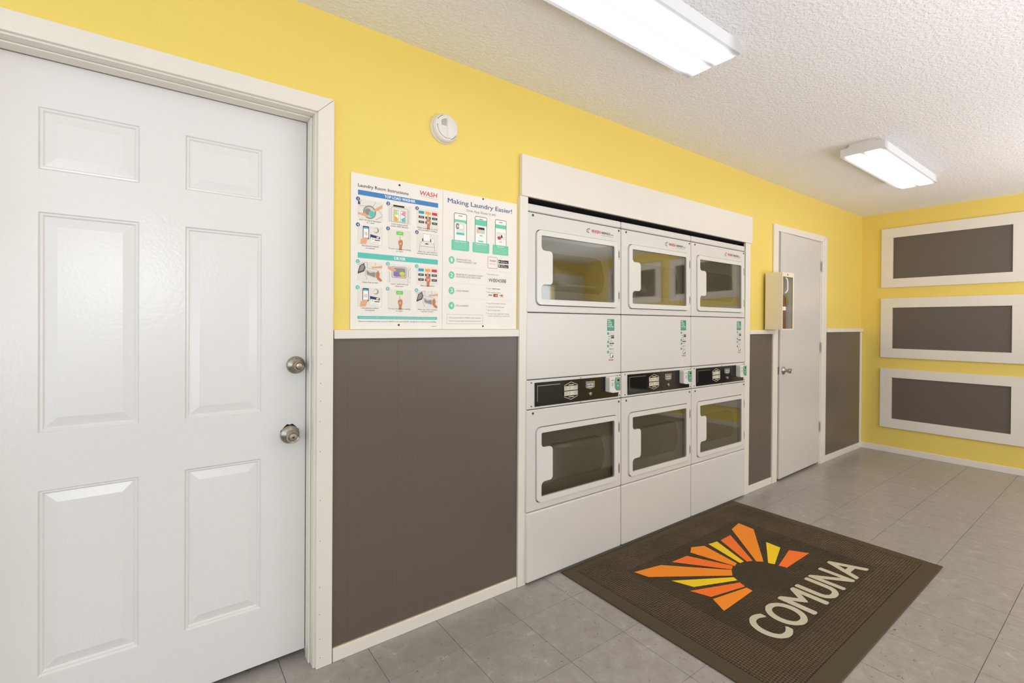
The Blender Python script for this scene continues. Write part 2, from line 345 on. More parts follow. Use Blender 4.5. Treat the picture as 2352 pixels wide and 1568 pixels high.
D1 = (-0.476, 0.4765, 2.0495); AL = (1.437, 3.512, 1.895); D2 = (4.045, 4.885, 2.045)
ol = [(XL, 0), (D1[0], 0), (D1[0], D1[2]), (D1[1], D1[2]), (D1[1], 0), (AL[0], 0), (AL[0], AL[2]), (AL[1], AL[2]), (AL[1], 0), (D2[0], 0), (D2[0], D2[2]), (D2[1], D2[2]), (D2[1], 0), (XF, 0), (XF, H), (XL, H)]
wb = structure(MB().plate(ol, [], YW, YW+0.12, 'yellow_paint').build('wall_back'))
structure(MB().box(XL, XF, YB-0.05, YB, 0, H, 'dark_void').build('wall_rear'))  # closet back, coloured near black so the gaps read as shade
wr = structure(MB().box(XF, XF+0.12, YF-0.12, YB, 0, H, 'yellow_paint').build('wall_right'))
for yc in (-0.02, -1.20):                # the framed panels carry on along this wall outside the picture; the dryer doors mirror them
    for z0, z1 in ((1.664, 2.260), (0.958, 1.556), (0.252, 0.846)):
        MB().plate(rect(yc-0.52, yc+0.52, z0, z1), [rect(yc-0.42, yc+0.42, z0+0.092, z1-0.095)], XF-0.018, XF-0.0002, 'trim_paint', axis='x').build('panel_frame', wr)
        MB().box(XF-0.006, XF-0.0004, yc-0.42, yc+0.42, z0+0.092, z1-0.095, 'grey_paint').build('panel_board', wr)
structure(MB().plate(rect(YF-0.12, YB, 0, H), [rect(-1.8, 1.1, 0.5, 2.2)], XL-0.10, XL, 'white_wall', axis='x').build('wall_left'))
w2 = structure(MB().plate(rect(-1.87, 1.17, 0.43, 2.27), [rect(-1.8, 1.1, 0.5, 2.2)], XL, XL+0.02, 'trim_paint', axis='x').build('window_2', bevel=0.003))  # unseen window, added to go with the side fill
for q in (-0.83, 0.13): MB().box(XL-0.03, XL, q-0.02, q+0.02, 0.5, 2.2, 'trim_paint').build('mullion', w2)
ho = [rect(-0.72, 0.18, 1.39, 2.05), rect(3.55, 5.25, 0.8, 2.0)]
of = [(XL, 0), (-1.93, 0), (-1.93, 2.0), (-1.07, 2.0), (-1.07, 0), (XF, 0), (XF, H), (XL, H)]
structure(MB().plate(of, ho, YF-0.1, YF, 'yellow_paint').build('wall_front'))
structure(MB().plate(rect(-1.0, XF, 0, 2.2), [rect(-0.79, 0.25, 1.32, 2.12), rect(3.48, 5.32, 0.73, 2.07)], YF, YF+0.012, 'white_wall').build('trim_9'))  # white sheet added over the unseen wall to keep bounced light neutral
for k, h_ in enumerate(ho):
    (a0, z0), (a1, z1) = h_[0], h_[2]
    wn = structure(MB().plate(rect(a0-0.06, a1+0.06, z0-0.06, z1+0.06), [rect(a0, a1, z0, z1)], YF, YF+0.02, 'trim_paint').build('window_%d' % (1, 3)[k], bevel=0.003))  # the wider one is added as an opening for the far fill
    for t in range(1, 2 if k == 0 else 4):
        q = a0+(a1-a0)*t/(2 if k == 0 else 4); MB().box(q-0.018, q+0.018, YF-0.06, YF-0.03, z0, z1, 'trim_paint').build('mullion', wn)

# grey wainscot boards with fine grooves between them
def wainscot(name, x0, x1, z0, z1, cuts):
    e_ = [x0]+cuts+[x1]
    for a, b_ in zip(e_[:-1], e_[1:]):
        MB().box(a, b_-0.0001, YW-0.006, YW-0.0005, z0, z1, 'grey_paint').build(name, wb, bevel=0.0002, seg=1)
wainscot('wainscot_board', 0.518, 1.388, 0.045, 1.216, [0.577, 0.775, 0.862, 1.10])
wainscot('wainscot_board', 3.585, 3.955, 0.045, 1.216, [3.78])
wainscot('wainscot_board', 5.005, 5.885, 0.045, 1.216, [5.30, 5.60])
# chair rails, baseboards, corner strip
def trim(n, x0, x1, y0, y1, z0, z1, mname='trim_paint', bev=0.0025, nm='trim_%d'):
    return structure(MB().box(x0, x1, y0, y1, z0, z1, mname).build(nm % n if '%' in nm else nm, bevel=bev))
trim(1, 0.522, 1.386, YW-0.020, YW, 1.212, 1.246)
trim(2, 3.583, 3.952, YW-0.020, YW, 1.206, 1.237)
trim(3, 5.004, 5.934, YW-0.020, YW, 1.214, 1.250)
trim(4, 5.882, 5.932, YW-0.012, YW, 0.055, 1.212)
bb = trim(0, 0.522, 1.386, YW-0.014, YW, 0, 0.052, nm='baseboard_left', bev=0.003)
MB().box(0.524, 1.386, YW-0.010, YW-0.006, 0.052, 0.0545, 'raw_edge').build('caulk_line', bb)
trim(0, 3.583, 3.955, YW-0.014, YW, 0, 0.054, nm='baseboard_middle', bev=0.003)
trim(0, 5.004, 5.925, YW-0.014, YW, 0, 0.058, nm='baseboard_back', bev=0.003)
structure(MB().box(XF-0.012, XF, YF, YW, 0, 0.060, 'trim_paint').build('baseboard_right', bevel=0.003))

# laundry alcove surround: header board and two posts
sur = structure(MB().box(1.394, 3.597, YW-0.024, YW, 1.890, 2.090, 'trim_paint').build('trim_5', bevel=0.003))
structure(MB().box(1.388, 1.437, YW-0.018, YW+0.12, 0, 1.890, 'trim_paint').build('trim_6', bevel=0.003))
structure(MB().box(3.512, 3.583, YW-0.018, YW+0.12, 0, 1.890, 'trim_paint').build('trim_7', bevel=0.003))
MB().box(1.30, 1.40, YW+0.125, YB-0.06, 0, H-0.001, 'dark_void').build('closet_partition', wb)
MB().box(3.53, 3.62, YW+0.125, YB-0.06, 0, H-0.001, 'dark_void').build('closet_partition', wb)

MB().box(AL[0]+0.001, AL[1]-0.001, YW-0.010, YW+0.119, 1.8875, 1.8948, 'dark_void').build('soffit_lining', sur)  # dark board standing in for shade under the header

# ---- door 1: six-panel door set back in a deep painted jamb
YD = 1.93
dl, dr, dz0, dz1 = -0.440, 0.449, 0.023, 2.034
cols = [(-0.284, -0.054), (0.069, 0.296)]; rows = [(1.715, 1.895), (0.946, 1.590), (0.232, 0.775)]
slots = [rect(a, b_, z0, z1) for a, b_ in cols for z0, z1 in rows]
door1 = structure(MB().plate(rect(dl, dr, dz0, dz1), slots, YD, YD+0.040, 'door_paint').build('door_1', bevel=0.0015))
for a, b_ in cols:
    for z0, z1 in rows:
        P_ = MB(); prof = [(0, 0.0), (0.003, 0.005), (0.008, 0.0045), (0.012, 0.010), (0.040, 0.003)]
        vs = []; fs = []
        for ins, dp in prof: vs += [(a+ins, dp, z0+ins), (b_-ins, dp, z0+ins), (b_-ins, dp, z1-ins), (a+ins, dp, z1-ins)]
        for k in range(len(prof)-1):
            for i in range(4): j = (i+1) % 4; fs.append((k*4+i, k*4+j, (k+1)*4+j, (k+1)*4+i))
        fs.append(tuple(range(len(vs)-4, len(vs))))
        vs += [(a, 0.03, z0), (b_, 0.03, z0), (b_, 0.03, z1), (a, 0.03, z1)]; q = len(vs)-4
        fs.append((q+3, q+2, q+1, q))
        for i in range(4): j = (i+1) % 4; fs.append((i, j, q+j, q+i))
        P_.add([(x, YD+y, z) for x, y, z in vs], fs, 'door_paint'); P_.build('panel', door1)
# jambs (door stop profile) and casings
def jamb(x0, x1, z0, z1): pass
MB().box(0.4535, 0.4755, YW-0.002, YW+0.18, 0, 2.0485, 'trim_paint').build('jamb', door1, bevel=0.002)
MB().box(-0.475, -0.453, YW-0.002, YW+0.18, 0, 2.0485, 'trim_paint').build('jamb', door1, bevel=0.002)
MB().box(-0.4529, 0.4534, YW-0.002, YW+0.18, 2.036, 2.048, 'trim_paint').build('jamb', door1, bevel=0.002)
MB().box(0.4470, 0.4534, YW+0.035, YW+0.085, 0.0, 2.0355, 'trim_paint').build('door_stop', door1, bevel=0.003)
MB().box(-0.453, 0.447, YW+0.035, YW+0.085, 2.030, 2.0358, 'trim_paint').build('door_stop', door1, bevel=0.003)
cas = MB().plate([(0.461, 0), (0.519, 0), (0.519, 2.099), (0.461, 2.041)], [], YW-0.016, YW, 'trim_paint').build('casing', door1, bevel=0.003)
MB().plate([(-0.519, 2.0993), (0.5185, 2.0993), (0.4605, 2.0413), (-0.461, 2.0413)], [], YW-0.016, YW, 'trim_paint').build('casing', door1, bevel=0.003)
MB().plate([(-0.461, 0), (-0.519, 0), (-0.519, 2.098), (-0.461, 2.040)], [], YW-0.016, YW, 'trim_paint').build('casing', door1, bevel=0.003)
nh = MB()
for z, x in ((1.19, 0.475), (1.12, 0.474), (1.05, 0.474), (0.985, 0.474), (0.91, 0.472), (0.80, 0.473), (0.62, 0.474), (0.47, 0.474), (0.30, 0.474), (0.20, 0.474), (0.11, 0.475), (0.04, 0.476)):
    nh.lathe([(0.0014, 0), (0.0014, 0.0006)], 'ink_dark', n=8, center=(x, YW-0.016, z))
nh.build('nail_holes', cas)
KNOB = [(0.0, 0.0), (0.0335, 0.0), (0.0335, 0.004), (0.031, 0.008), (0.022, 0.013), (0.016, 0.016), (0.0125, 0.022), (0.0125, 0.030), (0.017, 0.036), (0.0235, 0.043), (0.0265, 0.052), (0.0255, 0.060), (0.0225, 0.0635), (0.020, 0.0615), (0.0165, 0.0600), (0.0155, 0.0625), (0.006, 0.0640), (0.0, 0.0640)]
def knob(parent, x, y, z, mname='nickel', name='door_knob', sc=1.0, head=0.82):
    prof = [(max(r, 0.0004)*sc*(head if i > 7 else 1), h_*sc) for i, (r, h_) in enumerate(KNOB)]
    return MB().lathe(prof, mname, n=40, center=(x, y, z)).build(name, parent, smooth=True)
k1 = knob(door1, 0.393, YD, 0.852)
MB().lathe([(0.0034, 0.0), (0.0034, 0.001)], 'ink_black', n=12, center=(0.393, YD-0.0640, 0.852)).build('keyhole', k1)
MB().lathe([(0.004, 0.0), (0.003, 0.0015)], 'ink_black', n=12, center=(0.373, YD-0.0095, 0.856)).build('screw', k1)
k2 = knob(door1, 0.413, YD, 1.187-0.075, name='upper_door_knob', sc=0.98, head=0.66)
MB().lathe([(0.004, 0.0), (0.003, 0.0015)], 'ink_dark', n=12, center=(0.413, YD-0.0105, 1.187-0.053)).build('screw', k2)
hole = [(0.393+0.030*math.cos(a)*(1+0.10*math.sin(7*a)), 0.852+0.008+0.030*math.sin(a)*(1+0.08*math.sin(11*a))) for a in [2*PI*i/48 for i in range(48)]]
MB().plate(hole, [], YD-0.0008, YD-0.0001, 'dark_void').build('bored_hole', door1)

# ---- door 2: flush closet door, hinged on the right, standing a touch open
d2 = empty('door_2', (4.878, YW-0.004, 0)); structure(d2)
dd = MB().box(-0.822, 0, 0, 0.036, 0.020, 2.036, 'door_paint_flat').build('door_slab', d2, bevel=0.002)
kk = knob(d2, -0.762, 0, 0.905, sc=0.95)
MB().box(-0.8225, -0.8218, 0.008, 0.028, 0.875, 0.935, 'chrome').build('latch_plate', d2)
d2.rotation_euler = (0, 0, math.radians(1.5))
dcas = empty('trim_8', (0, 0, 0)); structure(dcas)
MB().plate([(3.960, 0), (4.040, 0), (4.040, 2.040), (3.960, 2.092)], [], YW-0.016, YW, 'trim_paint').build('casing', dcas, bevel=0.003)
MB().plate([(3.960, 2.0925), (5.000, 2.102), (4.888, 2.0455), (4.040, 2.0405)], [], YW-0.016, YW, 'trim_paint').build('casing', dcas, bevel=0.003)
MB().plate([(4.900, 0), (5.000, 0), (5.000, 2.101), (4.900, 2.048)], [], YW-0.016, YW, 'trim_paint').build('casing', dcas, bevel=0.003)
MB().box(4.028, 4.0445, YW+0.001, YW+0.12, 0, 2.045, 'brown_wood').build('jamb', dcas)
MB().box(4.0455, 4.052, YW+0.04, YW+0.05, 0, 2.045, 'brown_wood').build('door_stop', dcas)
MB().box(4.884, 4.899, YW-0.004, YW+0.12, 0, 2.045, 'trim_paint').build('jamb', dcas)
MB().box(4.0450, 4.884, YW+0.001, YW+0.12, 2.040, 2.050, 'trim_paint').build('jamb', dcas)
for z in (1.818, 1.080, 0.350):
    hg = MB().box(4.879, 4.912, YW-0.020, YW-0.0165, z-0.045, z+0.045, 'trim_paint').build('hinge', dcas, bevel=0.001)
    MB().tube([(4.888, YW-0.025, z-0.046), (4.888, YW-0.025, z+0.046)], 0.006, 'trim_paint', n=12).build('hinge_pin', hg, smooth=True)

# ---- framed grey panels on the right wall: each is a frame round a recessed grey board
for n, (z0, z1, q0, q1) in enumerate(((1.664, 2.260, 1.752, 2.163), (0.958, 1.556, 1.051, 1.460), (0.252, 0.846, 0.345, 0.758))):
    loc = (XF, 1.145, z0)
    fr_ = empty('wall_panel_frame', loc)
    tag(fr_, 'cream wooden frame around a grey board, %s of three on the yellow end wall' % ('topmost', 'middle one', 'lowest')[n], 'wall panel', 'framed grey panels on the end wall')
    Y0, Y1, A0, A1 = 0.630-1.145, 1.658-1.145, 0.726-1.145, 1.562-1.145; t0, t1 = -0.018, -0.0002; dz = -z0
    for (u0, u1, v0, v1) in ((Y0, Y1, z0, q0), (Y0, Y1, q1, z1), (Y0, A0, q0, q1), (A1, Y1, q0, q1)):
        MB().box(t0, t1, u0, u1, v0+dz, v1+dz, 'trim_paint').build('rail' if u1-u0 > 0.5 else 'stile', fr_, bevel=0.0012)
    MB().box(-0.006, -0.0004, A0-0.002+0.004, A1-0.002, q0+dz+0.001, q1+dz-0.001, 'grey_paint').build('board', fr_)
    MB().box(-0.0165, -0.006, A1-0.003, A1, q0+dz, q1+dz, 'raw_edge').build('raw_edge', fr_)

# ================================================================== ceiling lights
def fixture(xa, xb, yc, label):
    L = (xb-xa)/2; root = empty('ceiling_light', ((xa+xb)/2, yc, H)); zc = -H; hw = 0.117
    tag(root, label, 'ceiling light', 'fluorescent ceiling lights')
    out_ = [(-hw, 2.350), (hw, 2.350), (hw, 2.398), (hw-0.004, 2.398), (hw-0.004, 2.354), (-hw+0.004, 2.354), (-hw+0.004, 2.398), (-hw, 2.398)]
    MB().plate([(u, v+zc) for u, v in out_], [], -L+0.004, L-0.006, 'lens', axis='x').build('lens', root)
    e1 = MB().plate([(-hw, 2.351+zc), (hw, 2.351+zc), (hw, 2.398+zc), (0.078, 2.399+zc), (0.066, H+zc-0.0005), (-0.066, H+zc-0.0005), (-0.078, 2.404+zc), (-hw, 2.398+zc)], [], -L, -L+0.004, 'enamel', axis='x').build('end_plate', root)
    e2 = MB().plate([(-hw, 2.349+zc), (hw, 2.349+zc), (hw, 2.398+zc), (0.078, 2.399+zc), (0.066, H+zc-0.0005), (-0.066, H+zc-0.0005), (-0.078, 2.404+zc), (-hw, 2.398+zc)], [], L-0.006, L, 'lens', axis='x').build('end_plate', root)
    MB().plate([(-0.110, 2.390+zc), (0.110, 2.390+zc), (0.078, 2.399+zc), (0.066, H+zc-0.0005), (-0.066, H+zc-0.0005), (-0.078, 2.399+zc)], [], -L+0.0045, L-0.0065, 'enamel', axis='x').build('housing', root)
    for sy in (-0.052, 0.052):
        MB().tube([(-L+0.02, sy, 2.376+zc), (L-0.02, sy, 2.376+zc)], 0.0125, 'white_plastic', n=10).build('tube', root, smooth=True)
    return root
fixture(0.640, 1.849, 1.100, 'long glowing wraparound ceiling light cut off by the top edge, the nearer one')
fixture(3.500, 4.667, 1.085, 'smaller looking glowing ceiling light near the far end wall, showing its white end plate')

# ================================================================== stacked dryers
DX, DW = 1.428, 0.688
def dryer_door(root, z0, z1, name):
    fo = rrect(0.061, 0.657, z0, z1, 0.028, 6)
    g0, g1, a0, a1 = 0.089, 0.626, z0+0.028, z1-0.026
    zm = (a0+a1)/2; n0, n1, nx = zm-0.082, zm+0.082, 0.165
    def arc(cx, cz, r, s0, s1, n=5): return [(cx+r*math.cos(math.radians(s0+(s1-s0)*k/n)), cz+r*math.sin(math.radians(s0+(s1-s0)*k/n))) for k in range(n+1)]
    hole = arc(g1-0.010, a0+0.010, 0.010, -90, 0, 3)+arc(g1-0.010, a1-0.010, 0.010, 0, 90, 3)+arc(g0+0.006, a1-0.006, 0.006, 90, 180, 3)
    hole += arc(g0+0.022, n1+0.024, 0.022, 180, 260, 5)+arc(nx-0.022, n1-0.018, 0.020, 80, 0, 5)
    hole += arc(nx-0.022, n0+0.018, 0.020, 0, -80, 5)+arc(g0+0.022, n0-0.024, 0.022, 100, 180, 5)+arc(g0+0.006, a0+0.006, 0.006, 180, 270, 3)
    d = MB().plate(fo, [hole], -0.008, 0.012, 'enamel_door').build(name, root, bevel=0.0035, seg=3)
    MB().plate(hole_grow(hole, 0.0), [], -0.0005, 0.003, 'tinted_glass').build('glass', d)
    # pressed liner behind the glass, with a bulged inner window
    MB().plate(rect(g0-0.01, g1+0.01, a0-0.01, a1+0.01), [[(x, z) for x, z in inner_outline(g0, g1, a0, a1)]], 0.030, 0.034, 'liner').build('liner', d, bevel=0.002)
    io = inner_outline(g0, g1, a0, a1); cx = sum(p[0] for p in io)/len(io); cz = sum(p[1] for p in io)/len(io)
    vs = []; fs = []; n = len(io); rings = [(1.02, 0.036), (0.97, 0.024), (0.90, 0.020), (0.6, 0.014), (0.3, 0.012)]
    for k, dp in rings: vs += [(cx+(p[0]-cx)*k, dp, cz+(p[1]-cz)*k) for p in io]
    for r_ in range(len(rings)-1):
        for i in range(n): j = (i+1) % n; fs.append((r_*n+i, r_*n+j, (r_+1)*n+j, (r_+1)*n+i))
    fs.append(tuple((len(rings)-1)*n+i for i in range(n)))
    w_ = MB(); w_.add(vs, fs, 'drum'); w_.build('inner_window', d, smooth=True)
    MB().box(g0-0.01, g1+0.01, 0.040, 0.044, a0-0.01, a1+0.01, 'seal').build('door_back', d)
    for zh in (z0+0.068, z1-0.068):
        hg = MB().box(0.6605, 0.670, -0.0045, 0.003, zh-0.028, zh+0.028, 'chrome').build('hinge', root, bevel=0.0015)
        MB().box(0.6625, 0.668, -0.0052, -0.0040, zh-0.018, zh+0.018, 'dark_metal').build('hinge_slot', hg)
    return d
def hole_grow(h_, k): return h_
def inner_outline(g0, g1, a0, a1):
    x0, x1 = g0+0.085, g1-0.115; z0, z1 = a0+0.050, a1-0.075
    pts = [(x0-0.012, z0), (x1+0.03, z0-0.006)]
    for k in range(9): t = k/8; pts.append((x1+0.035+0.030*math.sin(PI*(0.15+0.85*t)), z0+0.01+(z1-z0-0.02)*t))
    pts += [(x1, z1), (x0+0.014, z1), (x0, z1-0.012)]
    return pts
def make_dryer():
    root = empty('stacked_dryer', (DX, 1.795, 0)); W = DW
    MB().box(0.004, W-0.004, 0.060, 0.66, 0.012, 1.845, 'enamel').build('cabinet', root, bevel=0.004)
    MB().plate(rect(0.006, W-0.006, 0.02, 1.84), [rect(0.075, 0.643, 1.380, 1.726), rect(0.075, 0.643, 0.404, 0.748)], 0.0145, 0.0595, 'seal').build('seam_seal', root)  # black sheet standing in for shadow in the panel seams
    MB().box(0.001, W-0.001, 0.0, 0.60, 1.824, 1.862, 'enamel').build('top_cap', root, bevel=0.008, seg=4)
    for z0, z1, dz0_, dz1_, nm in ((1.331, 1.820, 1.368, 1.738, 'upper_front_panel'), (0.356, 0.852, 0.392, 0.760, 'lower_front_panel')):
        MB().plate(rect(0.001, W-0.001, z0, z1), [rrect(0.0585, 0.6595, dz0_-0.0025, dz1_+0.0025, 0.030, 6)], 0.0, 0.014, 'enamel').build(nm, root, bevel=0.005, seg=3)
    dryer_door(root, 1.368, 1.738, 'upper_door'); dryer_door(root, 0.392, 0.760, 'lower_door')
    MB().box(0.001, W-0.001, 0.0, 0.014, 1.001, 1.3275, 'enamel').build('service_panel', root, bevel=0.005, seg=3)
    cp = MB().box(0.001, W-0.001, 0.0, 0.014, 0.8555, 0.9975, 'enamel').build('control_panel', root, bevel=0.004, seg=3)
    MB().box(0.001, W-0.001, 0.0, 0.60, 0.012, 0.352, 'enamel').build('base_panel', root, bevel=0.009, seg=4)
    MB().box(0.03, W-0.03, 0.03, 0.60, 0.0, 0.0118, 'dark_void').build('plinth', root)
    # black control strip
    MB().plate(rrect(0.050, 0.662, 0.866, 0.984, 0.003, 2), [], -0.0020, -0.0002, 'console_black').build('display_strip', cp)
    ds = MB().box(0.062, 0.226, -0.0035, -0.0021, 0.877, 0.973, 'console_gloss').build('coin_window', cp, bevel=0.001)
    MB().box(0.066, 0.216, -0.0048, -0.0036, 0.9665, 0.9690, 'chrome').box(0.0635, 0.066, -0.0048, -0.0036, 0.890, 0.9690, 'chrome').build('chrome_edge', cp)
    P = Print(lambda u, v, d: (u, -0.0021-d, v), 0.00005)
    hx = lambda r, q: [(0.294, 0.927+r), (0.294+q, 0.927+r*0.62), (0.294+q, 0.927-r*0.62), (0.294, 0.927-r), (0.294-q, 0.927-r*0.62), (0.294-q, 0.927+r*0.62)]
    h_ = hx(0.0455, 0.049); P.line(h_[5:]+h_[:2], 0.0024, 'label_cream'); P.line(h_[2:5], 0.0024, 'label_cream')
    for v0, v1 in ((0.930, 0.952), (0.903, 0.9255)):
        P.rect(0.246, 0.342, v0, v1, 'label_cream')
        for u0, u1 in ((0.250, 0.268), (0.281, 0.289), (0.316, 0.340)):
            for q in (0.25, 0.5, 0.72): P.rect(u0, u1, v0+(v1-v0)*q, v0+(v1-v0)*q+0.0022, 'ink_grey')
        P.line([(0.276, v0), (0.276, v1)], 0.0008, 'ink_grey'); P.line([(0.310, v0), (0.310, v1)], 0.0008, 'ink_grey')
    P.rr(0.275, 0.313, 0.9560, 0.9600, 0.001, 'label_cream'); P.rr(0.275, 0.313, 0.8940, 0.8980, 0.001, 'label_cream')
    P.build('printed_cycle_label', cp)
    sh = [(0.400, 0.967), (0.468, 0.967), (0.468, 0.935), (0.461, 0.931), (0.434, 0.9245), (0.407, 0.931), (0.400, 0.935)]
    bd = MB().plate(sh, [], -0.0055, -0.0021, 'chrome').build('badge', cp, bevel=0.0008)
    P = Print(lambda u, v, d: (u, -0.0055-d, v), 0.00008)
    P.poly([(0.434+(x-0.434)*0.86, 0.9475+(z-0.9475)*0.80) for x, z in sh], 'badge_grey'); P.rect(0.412, 0.456, 0.9365, 0.9400, 'ink_white')
    P.text('MAYTAG', 0.434, 0.9450, 0.0120, 'ink_white', width=0.046, align='c', bold=0.012); P.build('badge_lettering', bd)
    lk_ = MB().lathe([(0.0105, 0), (0.0105, 0.004), (0.0085, 0.0075), (0.0005, 0.008)], 'chrome', n=24, center=(0.434, -0.0020, 0.900)).build('key_lock', cp, smooth=True)
    MB().box(0.4335, 0.440, -0.0106, -0.0098, 0.8993, 0.9007, 'ink_black').build('key_slot', lk_)
    sr = lambda x, z, mm_='dark_metal', r=0.0062: MB().lathe([(r, 0), (r*0.9, 0.002), (r*0.5, 0.0035), (0.0004, 0.004)], mm_, n=16, center=(x, -0.0001, z)).build('screw', root, smooth=True)
    for z in (1.806, 0.835):
        sr(0.040, z); sr(0.668, z)
    for z in (0.985, 0.870): sr(0.030, z, r=0.0035); sr(0.675, z, r=0.0035)
    for z in (0.9890, 0.8605): sr(0.365, z, 'chrome', 0.0040)
    # card payment box at the right end of the strip
    pb = MB().plate([(0.553, 0.902), (0.553, 0.980), (0.558, 0.984), (0.636, 0.984), (0.640, 0.980), (0.640, 0.903), (0.612, 0.896), (0.575, 0.896)], [], -0.038, -0.0021, 'white_plastic').build('payment_box', cp, bevel=0.003)
    P = Print(lambda u, v, d: (u, -0.038-d, v), 0.00008)
    cg = [(0.6365, 0.906), (0.6365, 0.979), (0.594, 0.979), (0.589, 0.955), (0.591, 0.925), (0.598, 0.912), (0.610, 0.906)]
    P.poly(cg, 'card_green'); P.rect(0.604, 0.628, 0.954, 0.972, 'ink_lime'); P.rect(0.610, 0.628, 0.957, 0.970, 'ink_black'); P.disc(0.616, 0.934, 0.0055, 'ink_pale', ry=0.0035)
    P.rect(0.563, 0.583, 0.964, 0.967, 'ink_dark')
    for v in (0.934, 0.941, 0.948): P.rect(0.566, 0.578, v, v+0.0035, 'ink_grey')
    P.build('payment_card_print', pb)
    for k in range(3): MB().box(0.5522, 0.5530, -0.010-k*0.008-0.003, -0.010-k*0.008, 0.908, 0.978, 'ink_pale').build('vent_rib', pb)
    # pay-by-phone sticker on the service panel
    P = Print(lambda u, v, d: (u, -d, v), 0.00006); u0, u1 = 0.572, 0.630
    P.rect(u0, u1, 1.238, 1.303, 'sticker_green')
    for k, t in enumerate(('PAY', 'WITH', 'YOUR', 'PHONE')): P.text(t, u0+0.004, 1.2905-k*0.0115, 0.0090, 'ink_white', bold=0.02, width=(0.025, 0.034, 0.036, 0.046)[k])
    P.rect(u0+0.004, u1-0.006, 1.2465, 1.2485, 'ink_pale')
    for v, t in ((1.222, '1'), (1.175, '2'), (1.152, '3'), (1.119, '4')):
        P.rr(u0, u0+0.014, v-0.006, v+0.007, 0.003, 'sticker_green'); P.text(t, u0+0.007, v-0.0035, 0.008, 'ink_white', align='c')
    for v, a_, b_, t in ((1.226, 0.022, 0.055, 'ink_pale'), (1.219, 0.022, 0.057, 'ink_pale'), (1.204, 0.009, 0.024, 'ink_dark'), (1.190, 0.006, 0.026, 'ink_grey'), (1.179, 0.022, 0.042, 'ink_grey'), (1.154, 0.022, 0.044, 'ink_grey'), (1.135, 0.036, 0.052, 'ink_grey'), (1.123, 0.022, 0.055, 'ink_pale'), (1.116, 0.022, 0.055, 'ink_pale')):
        P.rect(u0+a_, u0+b_, v, v+0.0025, t)
    P.rect(u0+0.030, u0+0.056, 1.207, 1.212, 'ink_dark'); P.rect(u0+0.032, u0+0.055, 1.195, 1.2045, 'ink_dark')
    P.rr(u0+0.018, u0+0.034, 1.164, 1.1695, 0.002, 'ink_black'); P.rr(u0+0.036, u0+0.054, 1.164, 1.1695, 0.002, 'ink_black')
    P.text('VISA', u0+0.014, 1.134, 0.0045, 'ink_dark', width=0.019, bold=0.03)
    P.rr(u0+0.025, u0+0.044, 1.086, 1.112, 0.003, 'ink_dark'); P.rr(u0+0.0265, u0+0.0425, 1.0885, 1.110, 0.002, 'ink_white'); P.poly([(u0+0.037, 1.087), (u0+0.049, 1.090), (u0+0.046, 1.100), (u0+0.039, 1.099)], 'ink_dark')
    P.text('WASH', u0+0.010, 1.071, 0.0075, 'shadow_red', width=0.038, bold=0.02, shear=0.1)
    P.build('pay_by_phone_sticker', root)
    return root
def dryer_logo(root, num):
    P = Print(lambda u, v, d: (u, -d, v), 0.00006); v = 1.766
    P.line([(0.436, v+0.024), (0.420, v+0.020), (0.411, v+0.013), (0.412, v+0.006), (0.420, v+0.002), (0.430, v+0.001)], 0.0035, 'ink_dark')
    P.line([(0.434, v+0.018), (0.424, v+0.014), (0.421, v+0.010), (0.424, v+0.006)], 0.002, 'ink_red')
    P.text('WASH', 0.446, v+0.004, 0.017, 'ink_red', width=0.068, bold=0.015, shear=0.15)
    P.text('WDM', 0.524, v+0.005, 0.0125, 'ink_dark', width=0.040, bold=0.02)
    P.text(num, 0.569, v+0.005, 0.0125, 'ink_dark', width=0.028, bold=0.012)
    P.rect(0.602, 0.622, v+0.0065, v+0.0095, 'ink_dark'); P.rect(0.524, 0.621, v-0.0035, v-0.002, 'ink_grey')
    P.build('logo_print', root)
dr1 = make_dryer()
dr1.rotation_euler = (math.radians(-0.62), 0, 0)
tag(dr1, 'leftmost white stacked dryer, next to the grey wainscot and posters', 'dryer', 'white stacked double dryers')
dryers = [dr1]
for i, lab in ((1, 'middle white stacked dryer, between the two others in the alcove'), (2, 'rightmost white stacked dryer, nearest the closet door')):
    d_ = copy_tree(dr1); d_.location.x = DX+0.6915*i; d_['label'] = lab; dryers.append(d_)
for d_, num in zip(dryers, ('825', '827', '829')): dryer_logo(d_, num)

# ================================================================== instruction boards
def on_wall(x0, z0, yf): return lambda u, v, d: (u-x0, -d, v-z0)
def hand(P, u, v, s_, flip=1, ink='ink_skin_dark'):          # a pointing hand: wrist, fist, finger
    q = lambda pts: [(u+flip*a*s_, v+b_*s_) for a, b_ in pts]
    P.poly(q([(-0.16, -1.0), (0.14, -1.0), (0.20, -0.55), (0.30, -0.25), (0.26, 0.12), (0.10, 0.22), (-0.10, 0.22), (-0.26, 0.05), (-0.28, -0.25), (-0.16, -0.5)]), ink)
    P.poly(q([(-0.14, 0.1), (0.0, 0.1), (0.0, 0.62), (-0.05, 0.68), (-0.11, 0.62)]), 'ink_skin')
    P.poly(q([(-0.18, -0.2), (0.12, -0.05), (0.15, -0.3), (-0.05, -0.42)]), 'ink_skin')
def card(P, a, b_, z0, z1): P.rect(a, b_, z0, z1, 'ink_pale'); P.rect(a+0.0006, b_-0.0006, z0+0.0006, z1-0.0006, 'board_tint')
mat('board_tint', rgb(226, 220, 208), 0.4)
